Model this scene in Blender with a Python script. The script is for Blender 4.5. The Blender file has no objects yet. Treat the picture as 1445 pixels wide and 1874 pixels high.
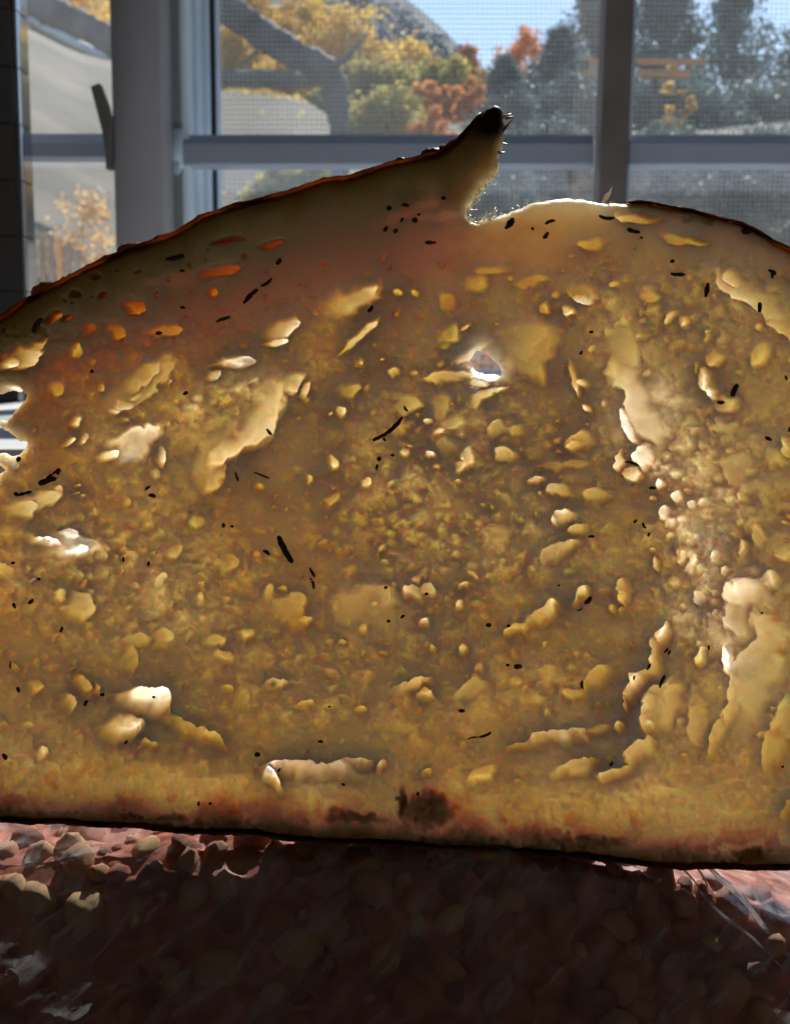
import bpy, math, random
import numpy as np
from mathutils import Vector, Matrix

# ------------------------------------------------------------------ camera, sky, sun, exposure
SC = bpy.context.scene
COL = SC.collection
R = math.radians
PITCH = R(7.0)
F = 937.0 / math.tan(R(22.5))          # focal length in photo pixels
DC = 0.193                             # camera to the bread's plane (y = 0), metres
CX, CY = 722.5, 937.0
cam_d = bpy.data.cameras.new('camera')
cam = bpy.data.objects.new('camera', cam_d); COL.objects.link(cam)
cam.location = (0, -DC, 0)
cam.rotation_euler = (R(90) - PITCH, 0, 0)
cam_d.sensor_fit = 'VERTICAL'; cam_d.sensor_height = 24.0
cam_d.lens = 12.0 / math.tan(R(22.5))
cam_d.clip_start = 0.01; cam_d.clip_end = 4000
cam_d.dof.use_dof = True; cam_d.dof.focus_distance = DC + 0.001
cam_d.dof.aperture_fstop = cam_d.lens / 0.80
SC.camera = cam

SUN_EL, SUN_AZ = R(39), R(14.0)         # ahead of the camera, above the frame; azimuth from +Y towards +X
W = bpy.data.worlds.new('World'); SC.world = W; W.use_nodes = True
nt = W.node_tree; nt.nodes.clear()
wo = nt.nodes.new('ShaderNodeOutputWorld'); bg = nt.nodes.new('ShaderNodeBackground')
sky = nt.nodes.new('ShaderNodeTexSky'); sky.sky_type = 'NISHITA'; sky.sun_disc = False
sky.sun_elevation = SUN_EL; sky.sun_rotation = SUN_AZ
sky.air_density = 1.0; sky.dust_density = 0.3; sky.ozone_density = 2.5
bg.inputs['Strength'].default_value = 0.10
nt.links.new(sky.outputs[0], bg.inputs[0]); nt.links.new(bg.outputs[0], wo.inputs[0])
sd = bpy.data.lights.new('sun', 'SUN'); sd.energy = 4.5; sd.angle = R(0.6); sd.color = (1.0, 0.95, 0.86)
sun = bpy.data.objects.new('sun', sd); COL.objects.link(sun)
sdir = Vector((math.sin(SUN_AZ) * math.cos(SUN_EL), math.cos(SUN_AZ) * math.cos(SUN_EL), math.sin(SUN_EL)))
sun.rotation_euler = sdir.to_track_quat('Z', 'Y').to_euler()
sun.location = (0, 2, 3)
SC.view_settings.view_transform = 'Standard'; SC.view_settings.look = 'None'
SC.view_settings.exposure = 0.9; SC.view_settings.gamma = 1.0
SC.render.engine = 'CYCLES'
cy = SC.cycles
cy.use_denoising = True; cy.denoiser = 'OPENIMAGEDENOISE'
cy.max_bounces = 10; cy.diffuse_bounces = 4; cy.glossy_bounces = 4; cy.transmission_bounces = 6
cy.transparent_max_bounces = 24; cy.sample_clamp_indirect = 6.0
cy.caustics_reflective = False; cy.caustics_refractive = False

# ------------------------------------------------------------------ helpers
FWD = Vector((0, math.cos(PITCH), -math.sin(PITCH))); UPV = Vector((0, math.sin(PITCH), math.cos(PITCH)))
def at(u, v, Y):
    """the place at depth Y (metres beyond the bread's plane) seen at photo pixel u, v"""
    d = FWD + Vector((1, 0, 0)) * ((u - CX) / F) - UPV * ((v - CY) / F)
    t = (Y + DC) / d.y
    return Vector((0, -DC, 0)) + d * t
def at_np(u, v, Y=0.0):
    a = (u - CX) / F; b = (v - CY) / F
    dy = math.cos(PITCH) - b * math.sin(PITCH); dz = -math.sin(PITCH) - b * math.cos(PITCH)
    t = (Y + DC) / dy
    return a * t, dz * t
def px(Y):                             # metres per photo pixel at depth Y
    return (Y + DC) / F
PX0 = px(0)

def mat(name):
    m = bpy.data.materials.new(name); m.use_nodes = True
    n = m.node_tree.nodes; l = m.node_tree.links
    return m, n, l, n['Principled BSDF'], n['Material Output']
def simple(name, col, rough=0.6, var=0.0, scale=40.0, bump=0.0, bscale=200.0, metal=0.0, coat=0.0):
    m, n, l, p, o = mat(name)
    p.inputs['Base Color'].default_value = (*col, 1); p.inputs['Roughness'].default_value = rough
    p.inputs['Metallic'].default_value = metal
    if coat: p.inputs['Coat Weight'].default_value = coat; p.inputs['Coat Roughness'].default_value = 0.06
    tc = n.new('ShaderNodeTexCoord')
    if var:
        t = n.new('ShaderNodeTexNoise'); t.inputs['Scale'].default_value = scale; t.inputs['Detail'].default_value = 6
        r = n.new('ShaderNodeValToRGB')
        r.color_ramp.elements[0].position = 0.3; r.color_ramp.elements[1].position = 0.7
        r.color_ramp.elements[0].color = (*[max(0, c * (1 - var)) for c in col], 1)
        r.color_ramp.elements[1].color = (*[min(1, c * (1 + var)) for c in col], 1)
        l.new(tc.outputs['Object'], t.inputs['Vector']); l.new(t.outputs['Fac'], r.inputs[0]); l.new(r.outputs[0], p.inputs['Base Color'])
    if bump:
        t2 = n.new('ShaderNodeTexNoise'); t2.inputs['Scale'].default_value = bscale; t2.inputs['Detail'].default_value = 5
        b = n.new('ShaderNodeBump'); b.inputs['Strength'].default_value = bump; b.inputs['Distance'].default_value = 0.002
        l.new(tc.outputs['Object'], t2.inputs['Vector']); l.new(t2.outputs['Fac'], b.inputs['Height']); l.new(b.outputs[0], p.inputs['Normal'])
    return m

def skin_reflect(n):
    """reflectance of a thin clear sheet, the same from both sides"""
    lw = n.new('ShaderNodeLayerWeight'); pw = n.new('ShaderNodeMath'); pw.operation = 'POWER'; pw.inputs[1].default_value = 5
    ma = n.new('ShaderNodeMath'); ma.operation = 'MULTIPLY_ADD'; ma.inputs[1].default_value = 0.93; ma.inputs[2].default_value = 0.07
    nl = n.id_data.links; nl.new(lw.outputs['Facing'], pw.inputs[0]); nl.new(pw.outputs[0], ma.inputs[0]); return ma
def link(name, me, material=None, parent=None):
    o = bpy.data.objects.new(name, me); COL.objects.link(o)
    if material is not None: me.materials.append(material)
    if parent is not None: o.parent = parent
    return o
def pydata(name, V, Fc, material=None, parent=None, smooth=True):
    me = bpy.data.meshes.new(name); me.from_pydata([tuple(v) for v in V], [], Fc); me.update()
    if smooth: me.shade_smooth()
    return link(name, me, material, parent)
def npmesh(name, V, Q, material=None, parent=None, smooth=True):
    """big quad mesh from numpy arrays"""
    me = bpy.data.meshes.new(name)
    me.vertices.add(len(V)); me.vertices.foreach_set('co', np.ascontiguousarray(V, dtype=np.float32).ravel())
    k = Q.shape[1]
    me.loops.add(Q.size); me.loops.foreach_set('vertex_index', np.ascontiguousarray(Q, dtype=np.int32).ravel())
    me.polygons.add(len(Q)); me.polygons.foreach_set('loop_start', np.arange(0, Q.size, k, dtype=np.int32))
    me.polygons.foreach_set('loop_total', np.full(len(Q), k, dtype=np.int32))
    me.update(calc_edges=True); me.validate()
    if smooth: me.shade_smooth()
    return link(name, me, material, parent)
def empty(name, loc, label, cat, group=None):
    o = bpy.data.objects.new(name, None); COL.objects.link(o); o.location = loc; o.empty_display_size = 0.02
    tag(o, label, cat, group); return o
def tag(o, label, cat, group=None):
    o['label'] = label; o['category'] = cat
    if group: o['group'] = group
    return o
def child(o, parent):                  # keep the mesh where it was built
    o.parent = parent; o.matrix_parent_inverse = Matrix.Translation(-Vector(parent.location))
    return o
def struct(o): o['kind'] = 'structure'; return o

class MB:
    def __init__(s): s.v = []; s.f = []
    def box(s, x0, x1, y0, y1, z0, z1, b=0.0):
        """box with its four long (x or z) edges chamfered by b"""
        if b <= 0:
            k = len(s.v)
            s.v += [(x, y, z) for z in (z0, z1) for y in (y0, y1) for x in (x0, x1)]
            s.f += [tuple(k + i for i in q) for q in ((0, 2, 3, 1), (4, 5, 7, 6), (0, 1, 5, 4), (2, 6, 7, 3), (0, 4, 6, 2), (1, 3, 7, 5))]
            return s
        if (z1 - z0) > (x1 - x0):
            prof = [(x0 + b, y0), (x1 - b, y0), (x1, y0 + b), (x1, y1 - b), (x1 - b, y1), (x0 + b, y1), (x0, y1 - b), (x0, y0 + b)]
            s.prism([(x, y, z0) for x, y in prof], (0, 0, z1 - z0))
        else:
            prof = [(y0 + b, z0), (y0, z0 + b), (y0, z1 - b), (y0 + b, z1), (y1 - b, z1), (y1, z1 - b), (y1, z0 + b), (y1 - b, z0)]
            s.prism([(x0, y, z) for y, z in prof], (x1 - x0, 0, 0))
        return s
    def prism(s, poly, ext):
        k = len(s.v); n = len(poly); e = Vector(ext)
        s.v += [tuple(p) for p in poly] + [tuple(Vector(p) + e) for p in poly]
        s.f += [(k + i, k + (i + 1) % n, k + n + (i + 1) % n, k + n + i) for i in range(n)]
        s.f += [tuple(k + i for i in range(n))[::-1], tuple(k + n + i for i in range(n))]
        return s
    def tube(s, pts, rads, n=8, jit=0.0, rng=random):
        k = len(s.v); m = len(pts)
        for i, p in enumerate(pts):
            p = Vector(p); a = Vector(pts[max(0, i - 1)]); c = Vector(pts[min(m - 1, i + 1)])
            t = (c - a).normalized(); ref = Vector((0, 1, 0)) if abs(t.y) < 0.9 else Vector((1, 0, 0))
            x = t.cross(ref).normalized(); y = t.cross(x).normalized()
            for j in range(n):
                q = 2 * math.pi * j / n; r = rads[i] * (1 + rng.uniform(-jit, jit))
                s.v.append(tuple(p + x * (math.cos(q) * r) + y * (math.sin(q) * r)))
        for i in range(m - 1):
            for j in range(n):
                s.f.append((k + i * n + j, k + i * n + (j + 1) % n, k + (i + 1) * n + (j + 1) % n, k + (i + 1) * n + j))
        s.f += [tuple(k + j for j in range(n))[::-1], tuple(k + (m - 1) * n + j for j in range(n))]
        return s
    def build(s, name, material, parent=None, smooth=False):
        o = pydata(name, s.v, s.f, material, None, smooth)
        if parent is not None: child(o, parent)
        return o

def vnoise(U, V, scale, seed):
    """smooth value noise in 0..1"""
    rs = np.random.RandomState(seed); T = rs.rand(256, 256)
    x = U / scale + 1000.37; y = V / scale + 1000.71
    ix = np.floor(x).astype(int); iy = np.floor(y).astype(int); fx = x - ix; fy = y - iy
    fx = fx * fx * fx * (fx * (fx * 6 - 15) + 10); fy = fy * fy * fy * (fy * (fy * 6 - 15) + 10)
    a = T[iy % 256, ix % 256]; b = T[iy % 256, (ix + 1) % 256]; c = T[(iy + 1) % 256, ix % 256]; d = T[(iy + 1) % 256, (ix + 1) % 256]
    return (a * (1 - fx) + b * fx) * (1 - fy) + (c * (1 - fx) + d * fx) * fy
def fbm(U, V, scale, seed, octv=4, gain=0.5):
    s = 0; a = 1.0; t = 0
    for i in range(octv):
        s = s + a * vnoise(U, V, scale / 2 ** i, seed + 17 * i); t += a; a *= gain
    return s / t
def sstep(a, b, x):
    t = np.clip((x - a) / (b - a), 0, 1); return t * t * (3 - 2 * t)
def poly_sdf(U, V, P):
    """signed distance to a polygon, negative inside"""
    d = np.full(U.shape, 1e9); inside = np.zeros(U.shape, bool)
    n = len(P)
    for i in range(n):
        x0, y0 = P[i]; x1, y1 = P[(i + 1) % n]
        ex, ey = x1 - x0, y1 - y0; wx = U - x0; wy = V - y0
        t = np.clip((wx * ex + wy * ey) / (ex * ex + ey * ey), 0, 1)
        d = np.minimum(d, (wx - ex * t) ** 2 + (wy - ey * t) ** 2)
        if y0 != y1:
            c = ((y0 <= V) & (y1 > V)) | ((y1 <= V) & (y0 > V))
            xi = x0 + (V - y0) / (y1 - y0) * ex
            inside ^= c & (U < xi)
    return np.where(inside, -1, 1) * np.sqrt(d)

# ------------------------------------------------------------------ the room's wall with its window opening (what shades the near side of the bread)
YW = 0.75                              # window plane
SILL = -0.030
m_wall = simple('painted_wall', (0.74, 0.72, 0.70), 0.8, 0.05, 8)
m_counter = simple('stone_counter', (0.18, 0.155, 0.135), 0.45, 0.25, 60)
m_white = simple('white_paint', (0.72, 0.73, 0.76), 0.42, 0.04, 30, 0.05, 90)
XL = at(56, 300, 0.725).x               # left end of the opening, at the tiles
XR, ZT, CEIL = 1.05, 1.15, 1.45
w = MB()
w.box(-1.9, XL - 0.07, YW - 0.02, YW + 0.14, -1.0, CEIL)
w.box(XR, 1.9, YW - 0.02, YW + 0.14, -1.0, CEIL)
w.box(XL - 0.012, XR, YW - 0.02, YW + 0.14, ZT, CEIL)
w.box(XL - 0.012, XR, YW - 0.02, YW + 0.14, -1.0, SILL - 0.03)
struct(w.build('window_wall', m_wall))
w = MB()
w.box(-1.98, -1.9, -2.2, YW + 0.14, -1.0, CEIL); w.box(1.9, 1.98, -2.2, YW + 0.14, -1.0, CEIL)
w.box(-1.98, 1.98, -2.28, -2.2, -1.0, CEIL)
struct(w.build('room_wall', m_wall))
struct(MB().box(-2.0, 2.0, -2.3, YW + 0.16, CEIL, CEIL + 0.08).build('ceiling', m_wall))
struct(MB().box(-2.0, 2.0, -2.3, YW + 0.13, -1.08, -1.0).build('floor', simple('floor_boards', (0.42, 0.32, 0.22), 0.5, 0.3, 5)))
struct(MB().box(-1.85, 1.85, -0.42, YW - 0.03, -0.165, -0.125, 0.006).build('counter', m_counter))
struct(MB().box(XL - 0.005, XR, 0.22, YW - 0.0215, SILL - 0.05, SILL, 0.006).build('window_sill', m_white))

# ------------------------------------------------------------------ the window
win = empty('window', (0, YW, SILL), 'white framed window with a wide post, glazing bars and insect screen behind the bread', 'window')
m_frame = simple('frame_paint_sky_tint', (0.64, 0.77, 0.90), 0.2, 0.05, 25, 0.06, 120)  # white paint with the blue of the skylight put into its colour
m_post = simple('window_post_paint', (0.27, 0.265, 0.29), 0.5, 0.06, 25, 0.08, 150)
m_gask = simple('rubber_gasket', (0.02, 0.025, 0.035), 0.5)
m_bar = simple('bar_paint_sky_tint', (0.39, 0.45, 0.58), 0.42, 0.05, 30, 0.05, 120)  # glazing bars carry the skylight's blue in their colour too
m_barv = simple('brown_glazing_bar_paint', (0.20, 0.17, 0.17), 0.45, 0.15, 30, 0.05, 120)
YV0 = 0.745
def X(u, Y, v=250): return at(u, v, Y).x
def Z(v, Y, u=722): return at(u, v, Y).z
ZB = SILL - 0.004
ZTR = 0.33                             # unseen rail added here; bars end below it to keep shadows off the bread
def vbar(u0, u1, y0, y1, v=250, b=0.0, z0=None, z1=ZT):
    return MB().box(X(u0, y0, v), X(u1, y0, v), y0, y1, ZB if z0 is None else z0, z1, b)
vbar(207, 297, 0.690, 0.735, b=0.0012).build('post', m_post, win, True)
# the jamb steps back to the glass: each step shows a narrow front and a side lit by the window
m_rec = simple('recess_paint', (0.30, 0.33, 0.33), 0.5)
def stepbar(u0, u1, y0, y1, name, m, b=0.001):
    return vbar(u0, u1, y0, y1, b=b).build(name, m, win, b > 0)
stepbar(312, 331, 0.7362, 0.79, 'recess', m_rec, 0)
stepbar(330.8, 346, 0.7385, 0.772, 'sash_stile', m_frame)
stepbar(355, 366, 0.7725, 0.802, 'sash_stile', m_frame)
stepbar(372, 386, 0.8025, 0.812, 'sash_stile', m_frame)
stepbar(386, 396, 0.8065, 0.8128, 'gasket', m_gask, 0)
stepbar(395.5, 404, 0.806, 0.8125, 'bead_lit_edge', m_frame)
# bottom and top rails of the frame, right jamb
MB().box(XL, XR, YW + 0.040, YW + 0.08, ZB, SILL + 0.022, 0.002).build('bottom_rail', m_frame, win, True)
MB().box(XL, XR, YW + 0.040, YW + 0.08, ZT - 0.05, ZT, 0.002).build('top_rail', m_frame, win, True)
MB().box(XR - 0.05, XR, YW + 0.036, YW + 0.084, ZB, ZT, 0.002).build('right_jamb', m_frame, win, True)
MB().box(X(297, 0.75), XR, YV0, YV0 + 0.05, ZTR, ZTR + 0.03, 0.002).build('added_transom', m_frame, win, True)  # added out of view, so sun reaches the bread clear of the bars
# horizontal glazing bar in front of the right sash (bevelled top), with its end block
YR = 0.735
zt, zm, zb2 = Z(243, YR), Z(263, YR), Z(303, YR)
prof = [(YR, zb2 + 0.0015), (YR, zm), (YR + 0.0085, zt), (YR + 0.021, zt), (YR + 0.021, zb2), (YR + 0.0015, zb2)]
x0, x1 = X(330, YR), XR - 0.05
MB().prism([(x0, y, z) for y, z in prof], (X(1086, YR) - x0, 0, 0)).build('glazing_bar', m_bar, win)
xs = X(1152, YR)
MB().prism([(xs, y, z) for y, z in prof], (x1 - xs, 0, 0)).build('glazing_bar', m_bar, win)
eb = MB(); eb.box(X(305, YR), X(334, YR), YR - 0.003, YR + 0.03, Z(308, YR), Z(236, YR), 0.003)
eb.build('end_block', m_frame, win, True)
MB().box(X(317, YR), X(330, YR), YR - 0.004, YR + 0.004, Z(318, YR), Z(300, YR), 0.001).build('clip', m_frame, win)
# rail across the left pane
YL = 0.782
prof = [(YL, Z(289, YL) + 0.001), (YL, Z(262, YL)), (YL + 0.0085, Z(241, YL)), (YL + 0.02, Z(241, YL)), (YL + 0.02, Z(289, YL))]
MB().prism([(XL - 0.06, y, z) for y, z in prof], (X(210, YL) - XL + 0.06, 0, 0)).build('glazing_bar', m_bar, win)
# vertical glazing bar, a little out of plumb
YV = 0.728
a0, a1 = at(1110, -60, YV), at(1085, 640, YV); b0 = at(1162, -60, YV); wd = b0.x - a0.x
topz = ZT; k = (a0.x - a1.x) / (a0.z - a1.z)
xb = a1.x + k * (ZB - a1.z); xt = a1.x + k * (ZTR - a1.z)
def lean(o0, o1, y0, y1):
    return MB().prism([(xb + o0, y0, ZB), (xb + o1, y0, ZB), (xb + o1, y1, ZB), (xb + o0, y1, ZB)], (xt - xb, 0, ZTR - ZB))
lean(0, wd, YV, YV + 0.024).build('glazing_bar', m_barv, win)
lean(wd + 0.0005, wd + 0.004, YV + 0.010, YV + 0.03).build('bead_lit_edge', m_frame, win)  # pale strip added to show the bar's side as lit
# latch lever on the left of the post
lt = MB()
YH = 0.684
def lp(u, v, Y=YH): return at(u, v, Y)
poly = [(166, 158), (182, 152), (196, 190), (199, 205), (203, 214), (203, 309), (194, 309), (193, 285), (187, 240), (178, 205)]
pp = [lp(u, v) for u, v in poly]
lt.prism([tuple(p) for p in pp][::-1], (0, 0.010, 0))
lt.build('latch', simple('latch_grey_metal', (0.17, 0.175, 0.165), 0.5, 0.1, 60, 0.1, 200), win)
# glass: thin clear panes
def glass_mat():
    m, n, l, p, o = mat('window_glass'); n.remove(p)
    t = n.new('ShaderNodeBsdfTransparent'); t.inputs[0].default_value = (0.94, 0.965, 0.97, 1)
    g = n.new('ShaderNodeBsdfGlossy'); g.inputs['Roughness'].default_value = 0.02
    fr = skin_reflect(n)
    mx = n.new('ShaderNodeMixShader'); l.new(fr.outputs[0], mx.inputs[0]); l.new(t.outputs[0], mx.inputs[1]); l.new(g.outputs[0], mx.inputs[2])
    # a film of dust on the outside, uneven
    d = n.new('ShaderNodeBsdfTranslucent'); d.inputs[0].default_value = (0.86, 0.88, 0.9, 1)
    tc = n.new('ShaderNodeTexCoord'); nz = n.new('ShaderNodeTexNoise'); nz.inputs['Scale'].default_value = 9; nz.inputs['Detail'].default_value = 6
    mr = n.new('ShaderNodeMapRange'); mr.inputs['From Min'].default_value = 0.3; mr.inputs['From Max'].default_value = 0.75; mr.inputs['To Min'].default_value = 0.012; mr.inputs['To Max'].default_value = 0.036
    m2 = n.new('ShaderNodeMixShader'); l.new(tc.outputs['Object'], nz.inputs['Vector']); l.new(nz.outputs['Fac'], mr.inputs['Value']); l.new(mr.outputs[0], m2.inputs[0])
    l.new(mx.outputs[0], m2.inputs[1]); l.new(d.outputs[0], m2.inputs[2]); l.new(m2.outputs[0], o.inputs[0]); return m
m_glass = glass_mat()
MB().box(XL - 0.069, X(212, 0.69), 0.8135, 0.8175, ZB, ZT).build('glass_pane', m_glass, win)
MB().box(X(398, 0.81), XR - 0.04, 0.8135, 0.8175, ZB, ZT).build('glass_pane', m_glass, win)
# insect screen: woven wires outside the right pane
YS = 0.828; p_ = 8.6 * px(YS); wr = 0.042 * p_
sc = MB(); sx0, sx1, sz0, sz1 = X(402, YS), XR - 0.05, SILL, ZTR
x = sx0
while x < sx1: sc.box(x - wr, x + wr, YS, YS + 2 * wr, sz0, sz1); x += p_
z = sz0
while z < sz1: sc.box(sx0, sx1, YS + 2.2 * wr, YS + 4.2 * wr, z - 1.3 * wr, z + 1.3 * wr); z += p_
so = sc.build('insect_screen', simple('screen_wire', (0.55, 0.57, 0.60), 0.5), win); so['kind'] = 'stuff'

# ------------------------------------------------------------------ dark glazed tiles at the left end of the opening
tw = empty('tiled_wall', (XL - 0.05, 0.722, 0), 'black glossy tiled wall end at the far left of the window', 'wall')
m_tile = simple('black_glaze', (0.012, 0.013, 0.017), 0.10, 0.4, 30, 0.02, 45, coat=1.0)
m_tile.node_tree.nodes['Principled BSDF'].inputs['IOR'].default_value = 3.6; m_tile.node_tree.nodes['Principled BSDF'].inputs['Coat IOR'].default_value = 2.0
m_grout = simple('dark_grout', (0.05, 0.05, 0.055), 0.9)
YT = 0.698
tx1 = X(58, 0.729); tr = 0.008; th = 98 * px(YT)
MB().box(tx1 - 0.30, tx1 - 0.0012, YT + 0.0015, YW - 0.0205, SILL - 0.1, 0.9).build('grout', m_grout, tw)
def tile_mesh(x0, x1, z0, z1, rnd):
    prof = []
    if rnd:
        prof = [(x0, YT + 0.0016)] + [(x0, YT + 0.001), (x0 + 0.001, YT)]
        for i in range(9):
            q = math.pi / 2 * i / 8; prof.append((x1 - tr + tr * math.sin(q), YT + tr - tr * math.cos(q)))
        prof += [(x1, YT + 0.031), (x1 - 0.001, YT + 0.031), (x1 - 0.001, YT + 0.0018)]
        prof = [p for p in prof]
    else:
        prof = [(x0 + 0.001, YT), (x1 - 0.001, YT), (x1, YT + 0.001), (x1, YT + 0.0014), (x0, YT + 0.0014), (x0, YT + 0.001)]
    m = MB(); n = len(prof); b = 0.0005
    cx = sum(p[0] for p in prof) / n; cyy = YT + 0.001
    rings = [(z0, 0.0), (z1, 0.0)]
    for zz, ins in rings:
        for (xx, yy) in prof:
            m.v.append((xx - (ins if xx > x1 - 0.003 else 0), yy + (ins if yy < YT + 0.003 else 0), zz))
    for i in range(1):
        for j in range(n): m.f.append((i * n + j, i * n + (j + 1) % n, (i + 1) * n + (j + 1) % n, (i + 1) * n + j))
    return m
rngt = random.Random(4)
zc = Z(15, YT) ; k = 0
zz = zc + 3 * th
while zz > SILL - 0.06:
    for ci, (xa, xb_, rnd) in enumerate(((tx1 - 0.075, tx1, True), (tx1 - 0.155, tx1 - 0.0768, False), (tx1 - 0.235, tx1 - 0.1568, False))):
        o = tile_mesh(xa, xb_, zz - th + 0.0005, zz - 0.0005, rnd).build('tile', m_tile, tw, True)
        o.location = (0, rngt.uniform(-.0004, .0002), 0)
    zz -= th

# ------------------------------------------------------------------ the slice of bread
bread = empty('bread_slice', at(722, 1530, 0.0), 'thick backlit slice of rustic white bread full of holes and herb flecks', 'bread')
HT = 0.0046                            # half thickness, metres
TOP = [(-60,668),(-30,628),(0,594),(22,577),(60,549),(97,530),(125,514),(172,490),(208,473),(249,456),(277,448),(332,428),(352,414),(373,400),
 (445,377),(490,367),(542,351),(594,334),(646,327),(681,315),(708,305),(767,293),(800,286),(829,265),(850,243),(869,222),(884,205),(900,195),(914,201),
 (920,212),(922,232),(918,262),(913,277),(911,300),(902,320),(886,343),(872,359),(856,382),(853,400),(861,409),(872,411),(886,403),(908,398),(936,387),(958,378),
 (978,372),(1005,368),(1033,366),(1074,369),(1091,373),(1129,374),(1175,374),(1217,384),(1259,389),(1301,402),(1342,411),(1376,429),(1405,446),(1445,464)]
END_R = [(1462,476),(1478,515),(1488,600),(1494,760),(1498,950),(1498,1150),(1494,1350),(1488,1490),(1478,1550)]
BOT = [(1466,1568),(1445,1571),(1363,1572),(1312,1570),(1245,1570),(1195,1568),(1121,1558),(1040,1550),(960,1545),(880,1541),(812,1537),(712,1527),(613,1525),(513,1517),
 (480,1510),(420,1508),(332,1506),(266,1497),(173,1494),(130,1488),(73,1489),(17,1485),(-30,1482)]
END_L = [(-80,1460),(-120,1400),(-140,1300),(-140,1150),(-125,1000),(-110,880),(-105,800),(-90,720)]
OUTL = TOP + END_R + BOT + END_L
us = np.concatenate([np.arange(-160, -12, 7.0), np.arange(-12, 1458, 2.1), np.arange(1458, 1775, 7.0)])
vs = np.arange(180, 1590, 2.1)
U, V = np.meshgrid(us, vs)
WA = (fbm(U, V, 46, 3, 4) - 0.5); WB = (fbm(U, V, 46, 91, 4) - 0.5)      # domain warps
WC = (fbm(U, V, 14, 23, 2) - 0.5); WD = (fbm(U, V, 14, 57, 2) - 0.5)
fray = (fbm(U, V, 13, 7, 3) - 0.5)
s_out = poly_sdf(U + WC * 4, V + WD * 4, OUTL)
frayamt = 3 + 13 * np.exp(-(((U - 905) / 40) ** 2 + ((V - 330) / 60) ** 2))
s_out = s_out + fray * frayamt
HOLES = [
 [(-60,700),(0,723),(12,716),(32,716),(52,722),(38,742),(26,757),(15,770),(-60,772)],
 [(-60,770),(0,776),(8,780),(18,790),(40,805),(51,809),(53,815),(48,823),(40,827),(35,833),(18,834),(0,829),(-60,815)],
 [(-60,838),(0,849),(13,857),(6,863),(0,867),(-60,880)],
 [(856,668),(866,655),(872,641),(886,643),(899,656),(911,668),(919,680),(917,689),(904,686),(889,684),(872,680)],
 [(214,1261),(233,1257),(256,1251),(276,1254),(296,1262),(306,1275),(290,1284),(262,1290),(236,1284),(222,1274)],
 [(420,664),(440,660),(452,664),(468,660),(462,668),(446,674),(432,672)],
 [(478,1389),(500,1383),(540,1381),(575,1379),(560,1384),(520,1392),(498,1404),(486,1404)],
 [(612,1376),(660,1376),(678,1378),(668,1387),(650,1394),(636,1392),(622,1385)],
 [(1004,954),(1012,946),(1018,950),(1012,960)], [(1298,1012),(1308,1008),(1312,1018),(1302,1024)],
 [(1150,1252),(1166,1236),(1172,1248),(1160,1262)],
]
s_hole = np.full(U.shape, 1e9)
for h in HOLES[0:4]: s_hole = np.minimum(s_hole, poly_sdf(U + WC * 7, V + WD * 7, h))
s_thin = np.full(U.shape, 1e9)
for h in HOLES[4:]: s_thin = np.minimum(s_thin, poly_sdf(U + WC * 8, V + WD * 8, h))
S = np.maximum(s_out, -s_hole)

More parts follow.
